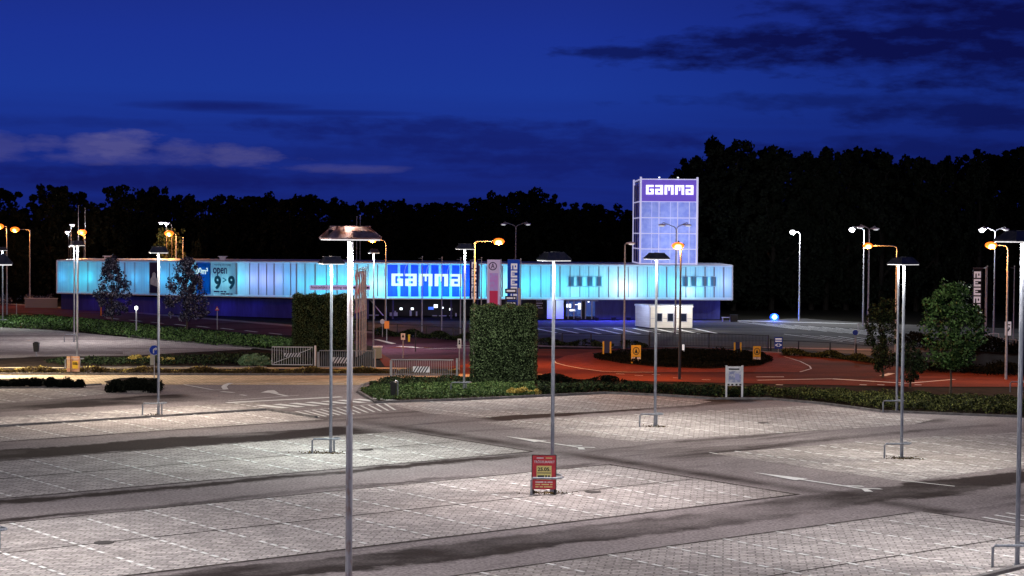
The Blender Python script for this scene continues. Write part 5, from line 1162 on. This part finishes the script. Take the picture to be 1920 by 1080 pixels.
tme = bpy.data.meshes.new('trunk'); tme.from_pydata(trm.v, [], trm.f); tme.materials.append(M['trunkdark'])
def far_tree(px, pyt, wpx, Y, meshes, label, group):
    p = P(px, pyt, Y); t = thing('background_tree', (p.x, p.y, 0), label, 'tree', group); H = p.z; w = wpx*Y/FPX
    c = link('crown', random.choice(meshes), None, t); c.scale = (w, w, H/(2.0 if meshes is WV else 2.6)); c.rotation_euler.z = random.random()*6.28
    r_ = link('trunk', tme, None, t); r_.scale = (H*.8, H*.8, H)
ORD = 'first second third fourth fifth sixth seventh eighth ninth tenth eleventh twelfth thirteenth fourteenth fifteenth sixteenth seventeenth eighteenth nineteenth twentieth twenty-first twenty-second twenty-third twenty-fourth twenty-fifth twenty-sixth twenty-seventh twenty-eighth'.split()
def pos_words(px):
    for lim, w_ in ((110, 'left of the shop'), (300, 'behind the left wing'), (480, 'behind the opening hours poster'), (600, 'behind the left wing'), (760, 'behind the wide lamp hood'), (900, 'behind the facade sign'), (1010, 'behind the banners'), (1230, 'left of the tower'), (1330, 'right of the tower'), (1480, 'behind the right end of the shop'), (1620, 'behind the lone white lamp'), (1760, 'behind the close pair of lamps'), (1850, 'behind the upright lettering'), (2200, 'at the right edge')):
        if px < lim: return w_
left = [(-20, 352, 95), (40, 378, 80), (92, 344, 74), (133, 350, 64), (178, 378, 90), (243, 345, 80), (285, 346, 50), (335, 362, 90), (385, 366, 80), (440, 364, 90), (500, 360, 80), (545, 364, 80), (598, 362, 90), (650, 376, 80), (705, 372, 80), (760, 374, 80), (812, 376, 90), (860, 378, 80), (915, 368, 80), (945, 358, 80), (985, 350, 84), (1020, 360, 70), (1060, 384, 80), (1108, 377, 84), (1150, 390, 74), (1180, 400, 60), (1210, 420, 90)]
for i, (x, y, w) in enumerate(left): far_tree(x, y, w*1.45, 252+random.uniform(-6, 8), WV, 'treetop '+pos_words(x)+', '+ORD[i]+' from the picture\'s left edge', 'background trees of the left treeline')
right = [(1282, 318, 60), (1300, 292, 60), (1340, 262, 80), (1378, 252, 80), (1412, 275, 70), (1450, 268, 74), (1490, 270, 70), (1525, 278, 60), (1552, 266, 60), (1590, 276, 60), (1618, 270, 64), (1655, 280, 62), (1690, 290, 60), (1722, 286, 60), (1758, 284, 60), (1790, 284, 66), (1838, 285, 50), (1862, 272, 70), (1900, 266, 70), (1945, 268, 80), (1335, 330, 90), (1430, 330, 90), (1530, 330, 90), (1630, 330, 90), (1730, 340, 90), (1815, 345, 80), (1900, 331, 90)]
for i, (x, y, w) in enumerate(right): far_tree(x, y, w*1.75, (236 if y < 320 else 246)+random.uniform(-4, 5), WT, ('tall tree '+pos_words(x)+', '+ORD[i]+' of the front row' if y < 325 else 'lower tree '+pos_words(x)+', '+ORD[i-20]+' of the rear row'), 'tall background trees on the right')
far_tree(318, 424, 62, 231, WV, 'treetop lit orange by the lamps behind the shop roof', 'background trees of the left treeline')
far_tree(370, 446, 26, 232, WV, 'thin dim orange treetop right of the lit one', 'background trees of the left treeline')
far_tree(28, 436, 50, 240, WV, 'low treetop touched by the orange lamp at far left', 'background trees of the left treeline')
for o in COL.objects:
    if o.parent and o.parent.get('label', '') in ('treetop lit orange by the lamps behind the shop roof', 'thin dim orange treetop right of the lit one', 'low treetop touched by the orange lamp at far left') and o.name.startswith('crown'):
        me = o.data.copy(); me.materials.clear(); me.materials.append(M['leafolive'] if 'by the lamps' in o.parent['label'] else M['leafwood']); o.data = me  # brighter leaves put lamplight into the colour of the orange-lit treetop
# undergrowth closing the wood below the crowns
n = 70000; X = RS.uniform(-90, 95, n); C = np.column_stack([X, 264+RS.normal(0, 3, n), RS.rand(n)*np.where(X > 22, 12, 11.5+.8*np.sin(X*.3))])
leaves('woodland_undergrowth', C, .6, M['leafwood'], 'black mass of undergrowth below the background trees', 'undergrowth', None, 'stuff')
print('objects', len(bpy.data.objects))
